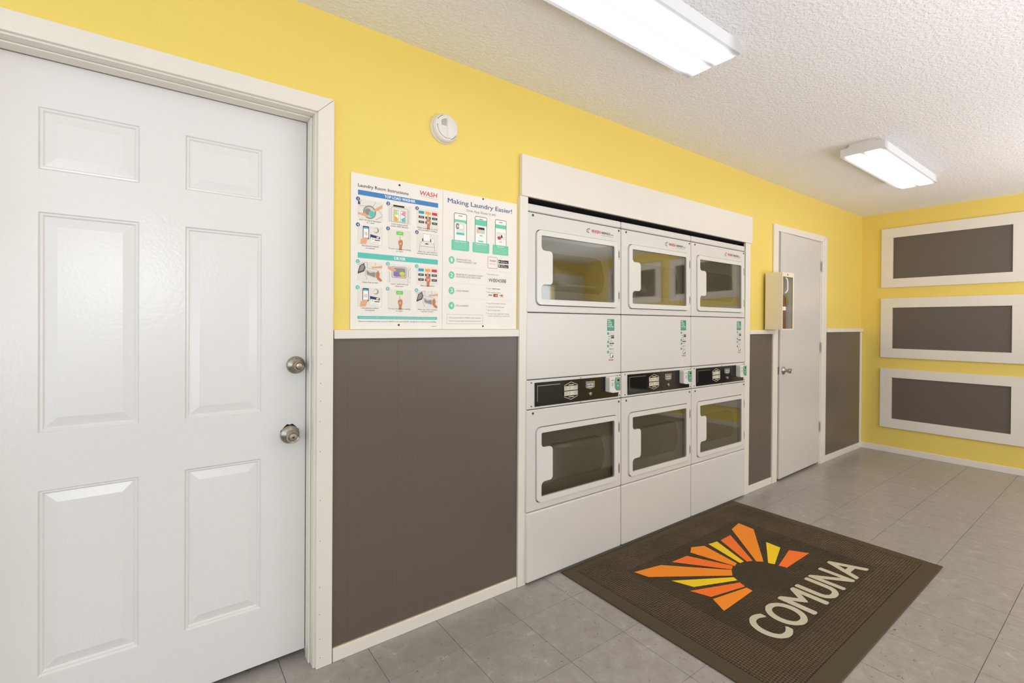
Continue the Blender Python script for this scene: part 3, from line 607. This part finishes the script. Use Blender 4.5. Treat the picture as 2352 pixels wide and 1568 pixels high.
def pic(kind, a, b_, z0, z1, parent, mp):
    P = Print(mp, 0.00003); w_, h_ = b_-a, z1-z0
    U = lambda x: a+x*w_; V = lambda y: z0+y*h_
    poly = lambda pts, ink: P.poly([(U(x), V(y)) for x, y in pts], ink)
    line = lambda pts, ink='ink_dark', wd=0.0009: P.line([(U(x), V(y)) for x, y in pts], wd, ink)
    card(P, a, b_, z0, z1)
    if kind == 'detergent':
        poly([(0, 0.72), (0.10, 0.74), (0.05, 0.98), (0, 0.98)], 'ink_dark'); line([(0.12, 0.98), (0.06, 0.66), (0.62, 0.72), (0.72, 0.98)])
        P.disc(U(0.47), V(0.38), 0.36*h_, 'ink_grey'); P.disc(U(0.47), V(0.38), 0.29*h_, 'ink_pale'); P.disc(U(0.40), V(0.40), 0.18*h_, 'ink_grey'); P.disc(U(0.56), V(0.30), 0.17*h_, 'ink_teal')
        poly([(0, 0.30), (0.25, 0.28), (0.40, 0.18), (0.36, 0.10), (0.22, 0.14), (0, 0.20)], 'ink_skin')
        poly([(1, 0.88), (0.70, 0.62), (0.66, 0.50), (0.72, 0.46), (1, 0.70)], 'ink_skin'); line([(0.72, 0.02), (1, 0.25)]); line([(0.80, 0.6), (1, 0.3)])
    elif kind == 'load':
        P.rect(U(0.22), U(0.70), V(0.90), V(1.0), 'ink_black'); P.frame(U(0.15), U(0.85), V(0.05), V(0.86), 0.0009, 'ink_dark'); P.rect(U(0.25), U(0.75), V(0.10), V(0.70), 'ink_white'); P.frame(U(0.25), U(0.75), V(0.10), V(0.70), 0.0012, 'ink_dark')
        poly([(0.27, 0.42), (0.45, 0.50), (0.36, 0.68), (0.27, 0.68)], 'ink_lime'); poly([(0.73, 0.42), (0.55, 0.50), (0.64, 0.68), (0.73, 0.68)], 'ink_pink')
        poly([(0.27, 0.40), (0.44, 0.25), (0.40, 0.12), (0.27, 0.12)], 'ink_orange'); poly([(0.73, 0.40), (0.56, 0.25), (0.60, 0.12), (0.73, 0.12)], 'ink_teal')
        P.rect(U(0.46), U(0.54), V(0.14), V(0.72), 'ink_white'); line([(0.46, 0.14), (0.46, 0.7)]); line([(0.54, 0.14), (0.54, 0.7)])
        line([(0.08, 0.02), (0.08, 0.8)], 'ink_grey'); line([(0.90, 0.0), (0.90, 0.8)], 'ink_grey')
    elif kind == 'buttons':
        for x, ink in ((0.08, 'ink_cyan'), (0.39, 'ink_orange'), (0.70, 'ink_red')): P.rect(U(x), U(x+0.25), V(0.74), V(0.90), ink)
        for y in (0.48, 0.20):
            for x in (0.08, 0.39, 0.70): P.rect(U(x), U(x+0.25), V(y), V(y+0.13), 'ink_black'); P.rect(U(x+0.05), U(x+0.20), V(y+0.05), V(y+0.08), 'ink_pale')
        hand(P, U(0.53), V(0.40), 0.52*h_)
    elif kind == 'pay':
        P.rr(U(0.20), U(0.45), V(0.28), V(0.98), 0.0025, 'ink_deep'); P.rect(U(0.225), U(0.425), V(0.36), V(0.90), 'ink_white'); P.rect(U(0.225), U(0.425), V(0.84), V(0.92), 'ink_teal')
        P.text('10', U(0.325), V(0.50), 0.16*h_, 'ink_red', align='c', width=0.10*w_)
        poly([(0.10, 0.0), (0.32, 0.0), (0.42, 0.34), (0.22, 0.36), (0.12, 0.26)], 'ink_skin')
        P.disc(U(0.74), V(0.82), 0.15*h_, 'ink_grey'); P.disc(U(0.71), V(0.83), 0.125*h_, 'board_tint'); line([(0.66, 0.86), (0.70, 0.94)]); line([(0.65, 0.74), (0.70, 0.70)])
        poly([(0.50, 0.58), (0.90, 0.48), (0.90, 0.28), (0.50, 0.34)], 'ink_deep'); P.rect(U(0.76), U(0.86), V(0.40), V(0.47), 'ink_white')
        poly([(0.52, 0.42), (0.95, 0.34), (0.95, 0.04), (0.52, 0.14)], 'ink_white'); P.disc(U(0.60), V(0.32), 0.05*h_, 'ink_lime'); P.rect(U(0.68), U(0.90), V(0.25), V(0.31), 'shadow_red'); line([(0.58, 0.18), (0.88, 0.12)], 'ink_grey')
    elif kind == 'start':
        P.rect(U(0.36), U(0.66), V(0.72), V(0.92), 'ink_green'); P.text('START', U(0.51), V(0.79), 0.06*h_, 'ink_white', align='c', width=0.18*w_); hand(P, U(0.54), V(0.36), 0.48*h_)
    elif kind == 'lid_open':
        P.rect(U(0.30), U(0.62), V(0.52), V(0.98), 'ink_white'); P.frame(U(0.30), U(0.62), V(0.52), V(0.98), 0.0008, 'ink_grey'); P.rect(U(0.25), U(0.30), V(0.54), V(0.70), 'ink_dark'); P.rect(U(0.62), U(0.66), V(0.54), V(0.70), 'ink_dark')
        line([(0.12, 0.0), (0.15, 0.40), (0.25, 0.56), (0.68, 0.56), (0.82, 0.36), (0.84, 0.0)]); line([(0.15, 0.24), (0.84, 0.24)]); P.disc(U(0.46), V(0.40), 0.09*w_, 'ink_black', ry=0.03*h_); P.rr(U(0.68), U(0.80), V(0.46), V(0.74), 0.002, 'ink_white'); P.frame(U(0.68), U(0.80), V(0.46), V(0.74), 0.0008, 'ink_grey')
    elif kind == 'lint':
        poly([(0.0, 0.40), (0.08, 0.80), (0.26, 0.94), (0.31, 0.70), (0.26, 0.50), (0.02, 0.36)], 'ink_dark'); poly([(0.05, 0.48), (0.12, 0.80), (0.25, 0.86), (0.26, 0.66), (0.20, 0.54)], 'ink_grey')
        line([(0.0, 0.84), (0.38, 1.0), (0.38, 0.70), (0.82, 0.60)]); line([(0.32, 0.76), (0.30, 0.28), (0.38, 0.18), (0.34, 0.06)]); line([(0.70, 1.0), (0.72, 0.84)])
        poly([(0.32, 0.62), (0.80, 0.50), (0.76, 0.16), (0.34, 0.30)], 'ink_pale'); poly([(0.36, 0.58), (0.50, 0.44), (0.70, 0.50), (0.72, 0.22), (0.38, 0.34)], 'ink_grey')
        poly([(1, 0.86), (0.70, 0.80), (0.54, 0.78), (0.60, 0.68), (0.72, 0.70), (1, 0.74)], 'ink_skin'); poly([(0.72, 0.44), (0.84, 0.60), (0.90, 0.42), (0.88, 0.24), (1, 0.08), (0.94, 0.0), (0.80, 0.10), (0.74, 0.28)], 'ink_skin_dark')
    elif kind == 'dryer_load':
        P.rr(U(0.14), U(0.84), V(0.24), V(0.92), 0.006, 'ink_white'); P.rr(U(0.16), U(0.82), V(0.26), V(0.90), 0.006, 'ink_grey'); P.rr(U(0.18), U(0.80), V(0.29), V(0.87), 0.006, 'ink_pale'); P.rr(U(0.24), U(0.76), V(0.34), V(0.82), 0.006, 'ink_grey')
        P.disc(U(0.38), V(0.46), 0.13*w_, 'ink_purple', ry=0.13*h_); P.disc(U(0.62), V(0.52), 0.12*w_, 'ink_lime', ry=0.10*h_); P.disc(U(0.64), V(0.40), 0.09*w_, 'ink_orange', ry=0.06*h_)
        poly([(0, 0.90), (0.16, 0.86), (0.36, 0.72), (0.32, 0.62), (0.14, 0.64), (0, 0.74)], 'ink_skin'); line([(0.88, 0.0), (0.86, 0.9)], 'ink_grey'); line([(0.08, 0.0), (0.07, 0.6)], 'ink_grey'); line([(0.98, 0.3), (0.90, 0.4), (0.90, 0.7), (0.98, 0.84)])
    return P.build('printed_picture', parent)

YP = YW-0.0005
def board(x0, x1, z0, z1, label):
    r_ = MB().box(0, x1-x0, -0.0040, 0, 0, z1-z0, 'board_white').build('instruction_board', bevel=0.0006, seg=1, loc=(x0, YP, z0))
    return tag(r_, label, 'sign', 'instruction boards on the chair rail')
bA = board(0.584, 0.9775, 1.2475, 1.8480, 'white board headed Laundry Room Instructions with blue and teal bands of small pictures')
mpA = lambda u, v, d: (u-0.584, -0.0040-d, v-1.2475)
P = Print(mpA, 0.00003)
P.text('Laundry Room Instructions', 0.611, 1.7975, 0.0125, 'ink_black', width=0.208, bold=0.008)
P.text('WASH', 0.868, 1.808, 0.018, 'ink_red', width=0.080, bold=0.012, shear=0.12); P.line([(0.872, 1.8045), (0.900, 1.8030), (0.948, 1.8000)], 0.0008, 'ink_grey')
P.rect(0.611, 0.955, 1.7665, 1.7855, 'ink_blue'); P.text('TOP LOAD WASHER', 0.783, 1.7710, 0.0105, 'ink_white', width=0.132, align='c', bold=0.03)
P.rect(0.611, 0.955, 1.5235, 1.5445, 'ink_teal'); P.text('DRYER', 0.783, 1.5285, 0.0110, 'ink_white', width=0.048, align='c', bold=0.03)
P.rect(0.611, 0.953, 1.2880, 1.2995, 'ink_teal')
P.text('To request service or refund, or experience an issue, visit us at the WASH-Connect App or visit washconnect.com', 0.782, 1.2920, 0.0036, 'ink_white', width=0.325, align='c')
P.text('Please use machines at your own risk. WASH is not responsible for damage due to misuse or overloading.', 0.782, 1.2770, 0.0040, 'ink_dark', width=0.332, align='c', bold=0.006)
P.rect(0.926, 0.951, 1.2590, 1.2608, 'ink_grey')
P.build('printed_heading', bA)['kind'] = 'stuff'
CX = [(0.611, 0.709), (0.732, 0.831), (0.857, 0.956)]
rowsA = [((1.677, 1.7495), ['detergent', 'load', 'buttons'], [('Add 1/4 cup of detergent', 'or 1 pod'), ('Load clothes evenly', 'below MAX fill level'), ('Adjust temperature, select', 'soil and fabric settings')], 1, 'ink_navy'),
         ((1.578, 1.6500), ['pay', 'start', 'lid_open'], [('Use payment method', 'on machine'), ('To start, press fabric setting', 'or start'), ('After use, clean machine', 'and keep fresh with lid open')], 4, 'ink_navy'),
         ((1.436, 1.5090), ['lint', 'dryer_load', 'buttons'], [('Clean lint screen', ''), ('Load 1 wash load and', 'close door'), ('Adjust temperature', '')], 1, 'ink_teal'),
         ((1.336, 1.4090), ['pay', 'start', 'lint'], [('Use payment method', 'on machine'), ('To start, press fabric setting', 'or start'), ('After use, clean machine', 'and lint screen')], 4, 'ink_teal')]
for (z0, z1), kinds, caps, n0, ink in rowsA:
    for k in range(3):
        a, b_ = CX[k]; pc = pic(kinds[k], a, b_, z0, z1, bA, mpA)
        P = Print(lambda u, v, d: mpA(u, v, d+0.0012), 0.00003); P.disc(a, z1+0.001, 0.0085, 'ink_white'); P.disc(a, z1+0.001, 0.0078, ink); P.text(str(n0+k), a, z1-0.0032, 0.0080, 'ink_white', align='c', bold=0.02)
        for j, t in enumerate(caps[k]):
            if t: P.text(t, (a+b_)/2, z0-0.0075-j*0.0085, 0.0047, 'ink_dark', align='c', width=min(0.096, 0.0037*len(t)), bold=0.004)
        P.build('printed_caption', bA)
for z in (1.832, 1.265): MB().lathe([(0.0042, 0), (0.0042, 0.0008), (0.002, 0.0012)], 'ink_black', n=16, center=(0.780-0.584, -0.0040, z-1.2475)).build('screw_head', bA)

bB = board(0.9785, 1.3780, 1.2475, 1.8480, 'white board headed Making Laundry Easier with three phone pictures and mint green steps')
mpB = lambda u, v, d: (u-0.9785, -0.0040-d, v-1.2475)
P = Print(mpB, 0.00003)
P.text('Making Laundry Easier!', 1.002, 1.7975, 0.0195, 'ink_navy', width=0.346, bold=0.012)
P.text('One App Does It All', 1.174, 1.7725, 0.0100, 'ink_grey', width=0.156, align='c')
P.build('printed_heading', bB)
for k, (u0, gx, gt) in enumerate(((1.033, 1.021, 'Mobile Payment'), (1.141, 1.129, 'Request Service'), (1.251, 1.238, 'Resources'))):
    P = Print(mpB, 0.00003); u1 = u0+0.065; um = u0+0.0325
    P.rr(u0, u1, 1.625, 1.7585, 0.007, 'ink_black'); P.rr(u0+0.0022, u1-0.0022, 1.625, 1.7563, 0.005, 'ink_white'); P.rect(um-0.010, um+0.010, 1.7455, 1.7485, 'shadow_red')
    if k == 0:
        P.rect(u0+0.0025, u1-0.0025, 1.716, 1.730, 'ink_mint'); P.rect(u0+0.010, u1-0.010, 1.676, 1.720, 'board_tint'); P.disc(u0+0.018, 1.7005, 0.0085, 'ink_dark', ry=0.0125); P.disc(u0+0.018, 1.7005, 0.0050, 'ink_pale', ry=0.008)
        P.disc(u0+0.036, 1.7000, 0.0125, 'ink_grey'); P.disc(u0+0.036, 1.7000, 0.0118, 'ink_white'); P.rect(u0+0.012, u1-0.012, 1.664, 1.674, 'ink_teal')
    elif k == 1:
        P.rect(u0+0.0025, u1-0.0025, 1.718, 1.744, 'ink_mint'); P.rect(u0+0.010, u0+0.017, 1.682, 1.710, 'ink_orange'); P.rect(u0+0.014, u1-0.012, 1.682, 1.710, 'ink_pale'); P.rect(u0+0.018, u1-0.014, 1.700, 1.710, 'ink_black')
        P.rect(um-0.007, um+0.008, 1.670, 1.675, 'ink_mint'); P.rect(um-0.014, um+0.013, 1.644, 1.650, 'ink_mint')
    else:
        P.rect(u0+0.0025, u1-0.0025, 1.718, 1.736, 'ink_mint'); P.rect(u0+0.008, u1-0.006, 1.665, 1.700, 'board_tint'); P.disc(u0+0.024, 1.674, 0.010, 'shadow_red', ry=0.008); P.disc(u0+0.038, 1.682, 0.005, 'ink_black', ry=0.008); P.disc(u0+0.046, 1.688, 0.006, 'ink_white'); P.rect(um-0.008, um+0.008, 1.655, 1.657, 'ink_dark')
    P.rr(gx, gx+0.090, 1.5945, 1.6395, 0.004, 'ink_mint'); P.text(gt, gx+0.045, 1.6305, 0.0052, 'ink_white', align='c', width=0.062 if k < 2 else 0.038, bold=0.012)
    for q in range(4): P.rect(gx+0.010, gx+0.080-0.006*(q % 2), 1.6235-q*0.0068, 1.6245-q*0.0068, 'ink_pale')
    P.build('printed_phone', bB)
P = Print(mpB, 0.00003)
for k, (z, t) in enumerate(((1.5500, ('DOWNLOAD THE', 'WASH-CONNECT APP')), (1.4840, ('REGISTER IN LAUNDRY ROOM', 'US ENTER LOCATION CODE')), (1.4165, ('LOAD MONEY',)), (1.3510, ('DO LAUNDRY',)))):
    P.disc(1.0225, z, 0.0145, 'ink_mint', ry=0.0165); P.text(str(k+1), 1.0225, z-0.0075, 0.0150, 'ink_white', align='c', width=0.008 if k == 0 else 0.011, bold=0.01)
    for j, l in enumerate(t): P.text(l, 1.0455, z+(0.0015 if len(t) > 1 else -0.003)-j*0.010, 0.0068, 'ink_grey', width=(0.076, 0.106, 0.138, 0.128, 0.066, 0.064)[(k*2+j) if k < 2 else k+2])
for z in (1.5165, 1.4495, 1.3835): P.rect(1.000, 1.350, z, z+0.0006, 'ink_pale')
P.frame(1.000, 1.186, 1.2715, 1.3120, 0.0007, 'ink_grey'); P.text('Text washconnect to 77000 to earn rewards', 1.010, 1.2960, 0.0045, 'ink_grey', width=0.165, bold=0.003); P.text('Check our latest app features and promotions', 1.010, 1.2820, 0.0045, 'ink_grey', width=0.165)
P.build('printed_steps', bB)
P = Print(mpB, 0.00003)
P.rr(1.2115, 1.2660, 1.5285, 1.5815, 0.006, 'ink_dark'); P.rr(1.2128, 1.2647, 1.5298, 1.5802, 0.005, 'board_white'); P.text('WASH', 1.2388, 1.5590, 0.0090, 'ink_red', width=0.036, align='c', bold=0.012, shear=0.1); P.rect(1.222, 1.256, 1.549, 1.5503, 'ink_grey')
for z0, z1, t in ((1.5555, 1.5715, 'Google Play'), (1.5355, 1.5500, 'App Store')):
    P.rr(1.2705, 1.3295, z0, z1, 0.0015, 'ink_black'); P.text(t, 1.284, z0+0.0035, 0.0050, 'ink_white', width=0.040, bold=0.008); P.rect(1.284, 1.306, z1-0.0045, z1-0.003, 'ink_pale')
P.poly([(1.2735, 1.5590), (1.2735, 1.5680), (1.2805, 1.5635)], 'ink_white'); P.disc(1.2765, 1.5425, 0.0034, 'ink_white', ry=0.004); P.line([(1.2765, 1.5460), (1.2780, 1.5482)], 0.0010, 'ink_white')
P.build('printed_app_badges', bB)
P = Print(mpB, 0.00003)
def note(z, t, wd, bold=0.0, ink='ink_grey'): P.text(t, 1.2120, z-0.002, 0.0048, ink, width=wd, bold=bold)
for z in (1.5015, 1.4360, 1.4190, 1.3680, 1.3520, 1.3360, 1.3200): P.rect(1.2030, 1.2055, z-0.0008, z+0.0024, 'ink_teal')
note(1.5000, 'Enter location code:', 0.060)
P.frame(1.2110, 1.3530, 1.4600, 1.4890, 0.0006, 'ink_pale'); P.text('W004388', 1.2150, 1.4655, 0.0165, 'ink_dark', width=0.100, bold=-0.012, shear=0.08)
note(1.4345, 'Select', 0.020); P.text('Add Funds', 1.2350, 1.4325, 0.0052, 'ink_black', width=0.045, bold=0.01); note(1.4175, 'Enter payment method', 0.072)
P.text('VISA', 1.2150, 1.4010, 0.0075, 'ink_deep', width=0.022, bold=0.012, shear=0.15); P.rect(1.2440, 1.2680, 1.3975, 1.4115, 'ink_dark'); P.disc(1.2520, 1.4045, 0.0050, 'ink_red'); P.disc(1.2600, 1.4045, 0.0050, 'ink_orange')
P.rect(1.2760, 1.2860, 1.4050, 1.4070, 'ink_dark'); P.poly([(1.2860, 1.3980), (1.2990, 1.3980), (1.3000, 1.4090), (1.2950, 1.4110)], 'ink_orange'); P.disc(1.2900, 1.4060, 0.0040, 'ink_red')
note(1.3665, 'Search for available machines', 0.102); note(1.3505, 'Load laundry and detergent', 0.092); note(1.3345, 'Select machine & pay', 0.070)
note(1.3185, 'To start cycle, select fabric setting', 0.122); note(1.3085, 'or push start button on the machine', 0.126); P.rect(1.285, 1.350, 1.2590, 1.2600, 'ink_pale')
P.build('printed_notes', bB)['kind'] = 'stuff'
for x, z in ((1.184, 1.841), (1.187, 1.261)): MB().lathe([(0.0042, 0), (0.0042, 0.0008), (0.002, 0.0012)], 'ink_black', n=16, center=(x-0.9785, -0.0040, z-1.2475)).build('screw_head', bB)

# ================================================================== smoke detector
mat('louvre_grey', rgb(186, 178, 168), 0.5)
sd = empty('smoke_detector', (0.982, YW, 2.109)); tag(sd, 'small round white smoke detector on the yellow wall above the posters', 'smoke detector')
MB().lathe([(0.064, 0.0002), (0.064, 0.004), (0.060, 0.008), (0.059, 0.020), (0.055, 0.027), (0.049, 0.031), (0.0005, 0.032)], 'white_plastic', n=56).build('housing', sd, smooth=True)
MB().box(0.0002, 0.0012, -0.0330, -0.030, -0.040, 0.040, 'ink_pale').build('cover_seam', sd)
for k in range(7):
    x = -0.004-k*0.0036; zt = math.sqrt(max(0, 0.036**2-x*x))
    MB().box(x-0.0009, x+0.0009, -0.0330, -0.0310, 0.004, zt, 'louvre_grey').build('louvre', sd)
MB().box(-0.026, -0.003, -0.0335, -0.031, -0.008, 0.000, 'white_plastic').build('test_button', sd, bevel=0.001)
def arc_slot(r, a0, a1, wd, dep, ink, nm):
    pts = [(r*math.cos(math.radians(a0+(a1-a0)*k/12)), r*math.sin(math.radians(a0+(a1-a0)*k/12))) for k in range(13)]
    pin = [((r-wd)*math.cos(math.radians(a1-(a1-a0)*k/12)), (r-wd)*math.sin(math.radians(a1-(a1-a0)*k/12))) for k in range(13)]
    MB().plate(pts+pin, [], -dep, -dep+0.004, ink).build(nm, sd)
arc_slot(0.0515, 112, 150, 0.0032, 0.0305, 'ink_black', 'vent_slot'); arc_slot(0.0515, 292, 330, 0.0032, 0.0305, 'ink_black', 'vent_slot'); arc_slot(0.0470, 250, 290, 0.0018, 0.0322, 'ink_grey', 'vent_slot')
for k in range(10):
    a = math.radians(178+k*7.5); MB().lathe([(0.0020-0.0001*k, 0), (0.0015, 0.0008)], 'ink_dark', n=8, center=(0.0455*math.cos(a), -0.0314, 0.0455*math.sin(a))).build('vent_hole', sd)

# ================================================================== open-fronted wall cabinet by the closet door
cb = empty('wall_cabinet', (3.815, YW-0.0165, 1.241)); tag(cb, 'beige metal box with an open front, on the wall beside the closet door', 'wall cabinet')
Wc, Dc, Hc = 0.196, 0.126, 0.443; t = 0.002
MB().box(0, t, -Dc, 0, 0, Hc, 'cabinet_beige').build('side_plate', cb, bevel=0.0006)
MB().box(Wc-t, Wc, -Dc, 0, 0, Hc, 'cabinet_beige').build('side_plate', cb, bevel=0.0006)
MB().box(t, Wc-t, -Dc, 0, Hc-t, Hc, 'cabinet_beige').build('top_plate', cb)
MB().box(t, Wc-t, -Dc, 0, 0, t, 'cabinet_beige').build('bottom_plate', cb)
MB().box(t, Wc-t, -t, 0, t, Hc-t, 'cabinet_inside').build('back_plate', cb)
MB().plate(rect(0.0001, Wc-0.0001, 0, Hc), [rect(0.010, Wc-0.018, 0.008, Hc-0.034)], -Dc-0.002, -Dc, 'cabinet_beige').build('front_rim', cb, bevel=0.0006)
MB().box(Wc-t-0.001, Wc-t-0.0001, -Dc+0.001, -t, t, Hc-t, 'cabinet_inside').build('liner', cb)
MB().lathe([(0.0055, 0), (0.0045, 0.003), (0.0005, 0.0035)], 'ink_dark', n=14, center=(0.085, -Dc-0.002, Hc-0.018)).build('screw', cb)
hk = [(0.090, -0.110, Hc-0.036), (0.112, -0.112, Hc-0.048), (0.122, -0.112, Hc-0.066), (0.124, -0.112, Hc-0.110), (0.122, -0.112, Hc-0.132), (0.112, -0.110, Hc-0.145), (0.096, -0.106, Hc-0.158)]
MB().tube(hk, 0.0062, 'white_plastic', n=10, flat=0.6).build('hook', cb, smooth=True)
for z in (0.03, 0.09, 0.15, 0.22, 0.29, 0.34, 0.38, 0.41): MB().lathe([(0.0016, 0), (0.0016, 0.0008)], 'ink_pale', n=8, center=(0, -Dc+0.012, z), axis='-x').build('rivet', cb)
ib = empty('bottle_brush', (3.815+0.150, YW-0.0165-0.060, 1.241+t)); tag(ib, 'brown and olive bottle with a cream band standing inside the beige wall box', 'bottle')
MB().lathe([(0.0005, 0.0), (0.024, 0.0), (0.026, 0.004), (0.026, 0.150), (0.0255, 0.205), (0.0005, 0.206)], 'brown_wood', n=28, axis='z').build('bottle_body', ib, smooth=True)
MB().lathe([(0.0262, 0.150), (0.0268, 0.152), (0.0268, 0.178), (0.0262, 0.180)], 'paper', n=28, axis='z').build('paper_band', ib, smooth=True)
MB().lathe([(0.0255, 0.206), (0.0250, 0.225), (0.021, 0.250), (0.013, 0.272), (0.0005, 0.280)], 'brown_wood', n=28, axis='z').build('bottle_shoulder', ib, smooth=True)
MB().plate([(0.000, 0.195), (0.0335, 0.195), (0.030, 0.225), (0.020, 0.255), (0.004, 0.275)], [], -0.030, -0.0285, 'olive').build('leaflet', ib)
ib.name = 'brown_bottle'

# ================================================================== rubber logo mat
MX0, MX1, MY0, MY1 = 1.650, 3.330, 0.650, 1.795
rm = empty('floor_mat', (MX0, MY0, 0.0)); tag(rm, 'brown ribbed rubber mat with an orange sunburst and the word COMUNA, before the dryers', 'floor mat')
Lm, Wm = MX1-MX0, MY1-MY0; zt = 0.007
fr_ = MB(); hole = rect(0.075, Lm-0.055, 0.075, Wm-0.045)
fr_.plate(rect(0, Lm, 0, Wm), [hole], 0.0004, zt, 'rubber_edge', axis='z').build('border', rm, bevel=0.003, seg=3)
MB().box(0.0752, Lm-0.0552, 0.0752, Wm-0.0452, 0.0006, zt-0.0008, 'rubber').build('ribbed_field', rm)
MB().plate(rect(0.088, Lm-0.066, 0.086, Wm-0.056), [rect(0.092, Lm-0.070, 0.090, Wm-0.060)], zt-0.0008, zt+0.0006, 'rubber_edge', axis='z').build('inner_rib', rm, bevel=0.0005)
RAYS = [('orange', [(1.954, 1.570), (2.125, 1.534), (2.381, 1.288), (2.332, 1.257), (1.975, 1.498)]),
        ('coral', [(2.201, 1.520), (2.326, 1.512), (2.427, 1.306), (2.386, 1.291)]),
        ('orange', [(2.376, 1.523), (2.436, 1.556), (2.513, 1.522), (2.470, 1.308), (2.434, 1.300)]),
        ('yellow', [(2.553, 1.520), (2.624, 1.509), (2.519, 1.296), (2.487, 1.300)]),
        ('coral', [(2.655, 1.505), (2.771, 1.509), (2.566, 1.272), (2.534, 1.288)]),
        ('orange', [(2.856, 1.547), (2.980, 1.569), (2.967, 1.467), (2.605, 1.234), (2.576, 1.258)]),
        ('yellow', [(2.852, 1.337), (2.847, 1.255), (2.626, 1.185), (2.610, 1.212)]),
        ('coral', [(2.854, 1.212), (2.908, 1.130), (2.640, 1.130), (2.628, 1.166)]),
        ('yellow', [(2.039, 1.408), (2.321, 1.244), (2.308, 1.219), (2.078, 1.312)]),
        ('coral', [(2.033, 1.302), (2.298, 1.201), (2.284, 1.168), (2.068, 1.216)]),
        ('orange', [(2.058, 1.201), (2.280, 1.158), (2.276, 1.128), (2.013, 1.122)])]
for ink, pts in RAYS:
    MB().plate([(x-MX0, y-MY0) for x, y in pts], [], zt-0.0007, zt+0.0002, 'mat_'+ink, axis='z').build('sun_ray', rm)
P = Print(lambda u, v, d: (u-MX0, v-MY0, zt-0.0003+d), 0.00002)
xpos = [(2.000, 0.120, 'C'), (2.140, 0.150, 'O'), (2.312, 0.150, 'M'), (2.488, 0.128, 'U'), (2.640, 0.140, 'N'), (2.805, 0.165, 'A')]
for x, wd, ch in xpos: P.text(ch, x, 0.874, 0.152, 'mat_cream', width=wd, bold=0.030)
P.build('lettering', rm)
MB().box(1.930-MX0, 3.030-MX0, 0.850-MY0, 1.600-MY0, 0.001, zt-0.00075, 'rubber_inlay').build('logo_inlay', rm)
P = Print(lambda u, v, d: (u-MX0, v-MY0, zt-0.00095+d), 0.00001)
P.disc(2.462, 1.160, 0.150, 'rubber_dark', ry=0.118, n=40); P.build('sun_disc', rm)
sc_ = MB().plate([(0, 0), (0.030, 0.004), (0.052, -0.006), (0.058, 0.004), (0.036, 0.014), (0.006, 0.010)], [], 0.0005, 0.0016, 'paper', axis='z').build('paper_scrap', loc=(3.332, 1.02, 0)); sc_.rotation_euler = (0, 0, math.radians(95))
tag(sc_, 'tiny curl of white paper on the floor against the far edge of the mat', 'paper scrap')

bpy.data.objects.remove(_to); bpy.data.curves.remove(_tc)
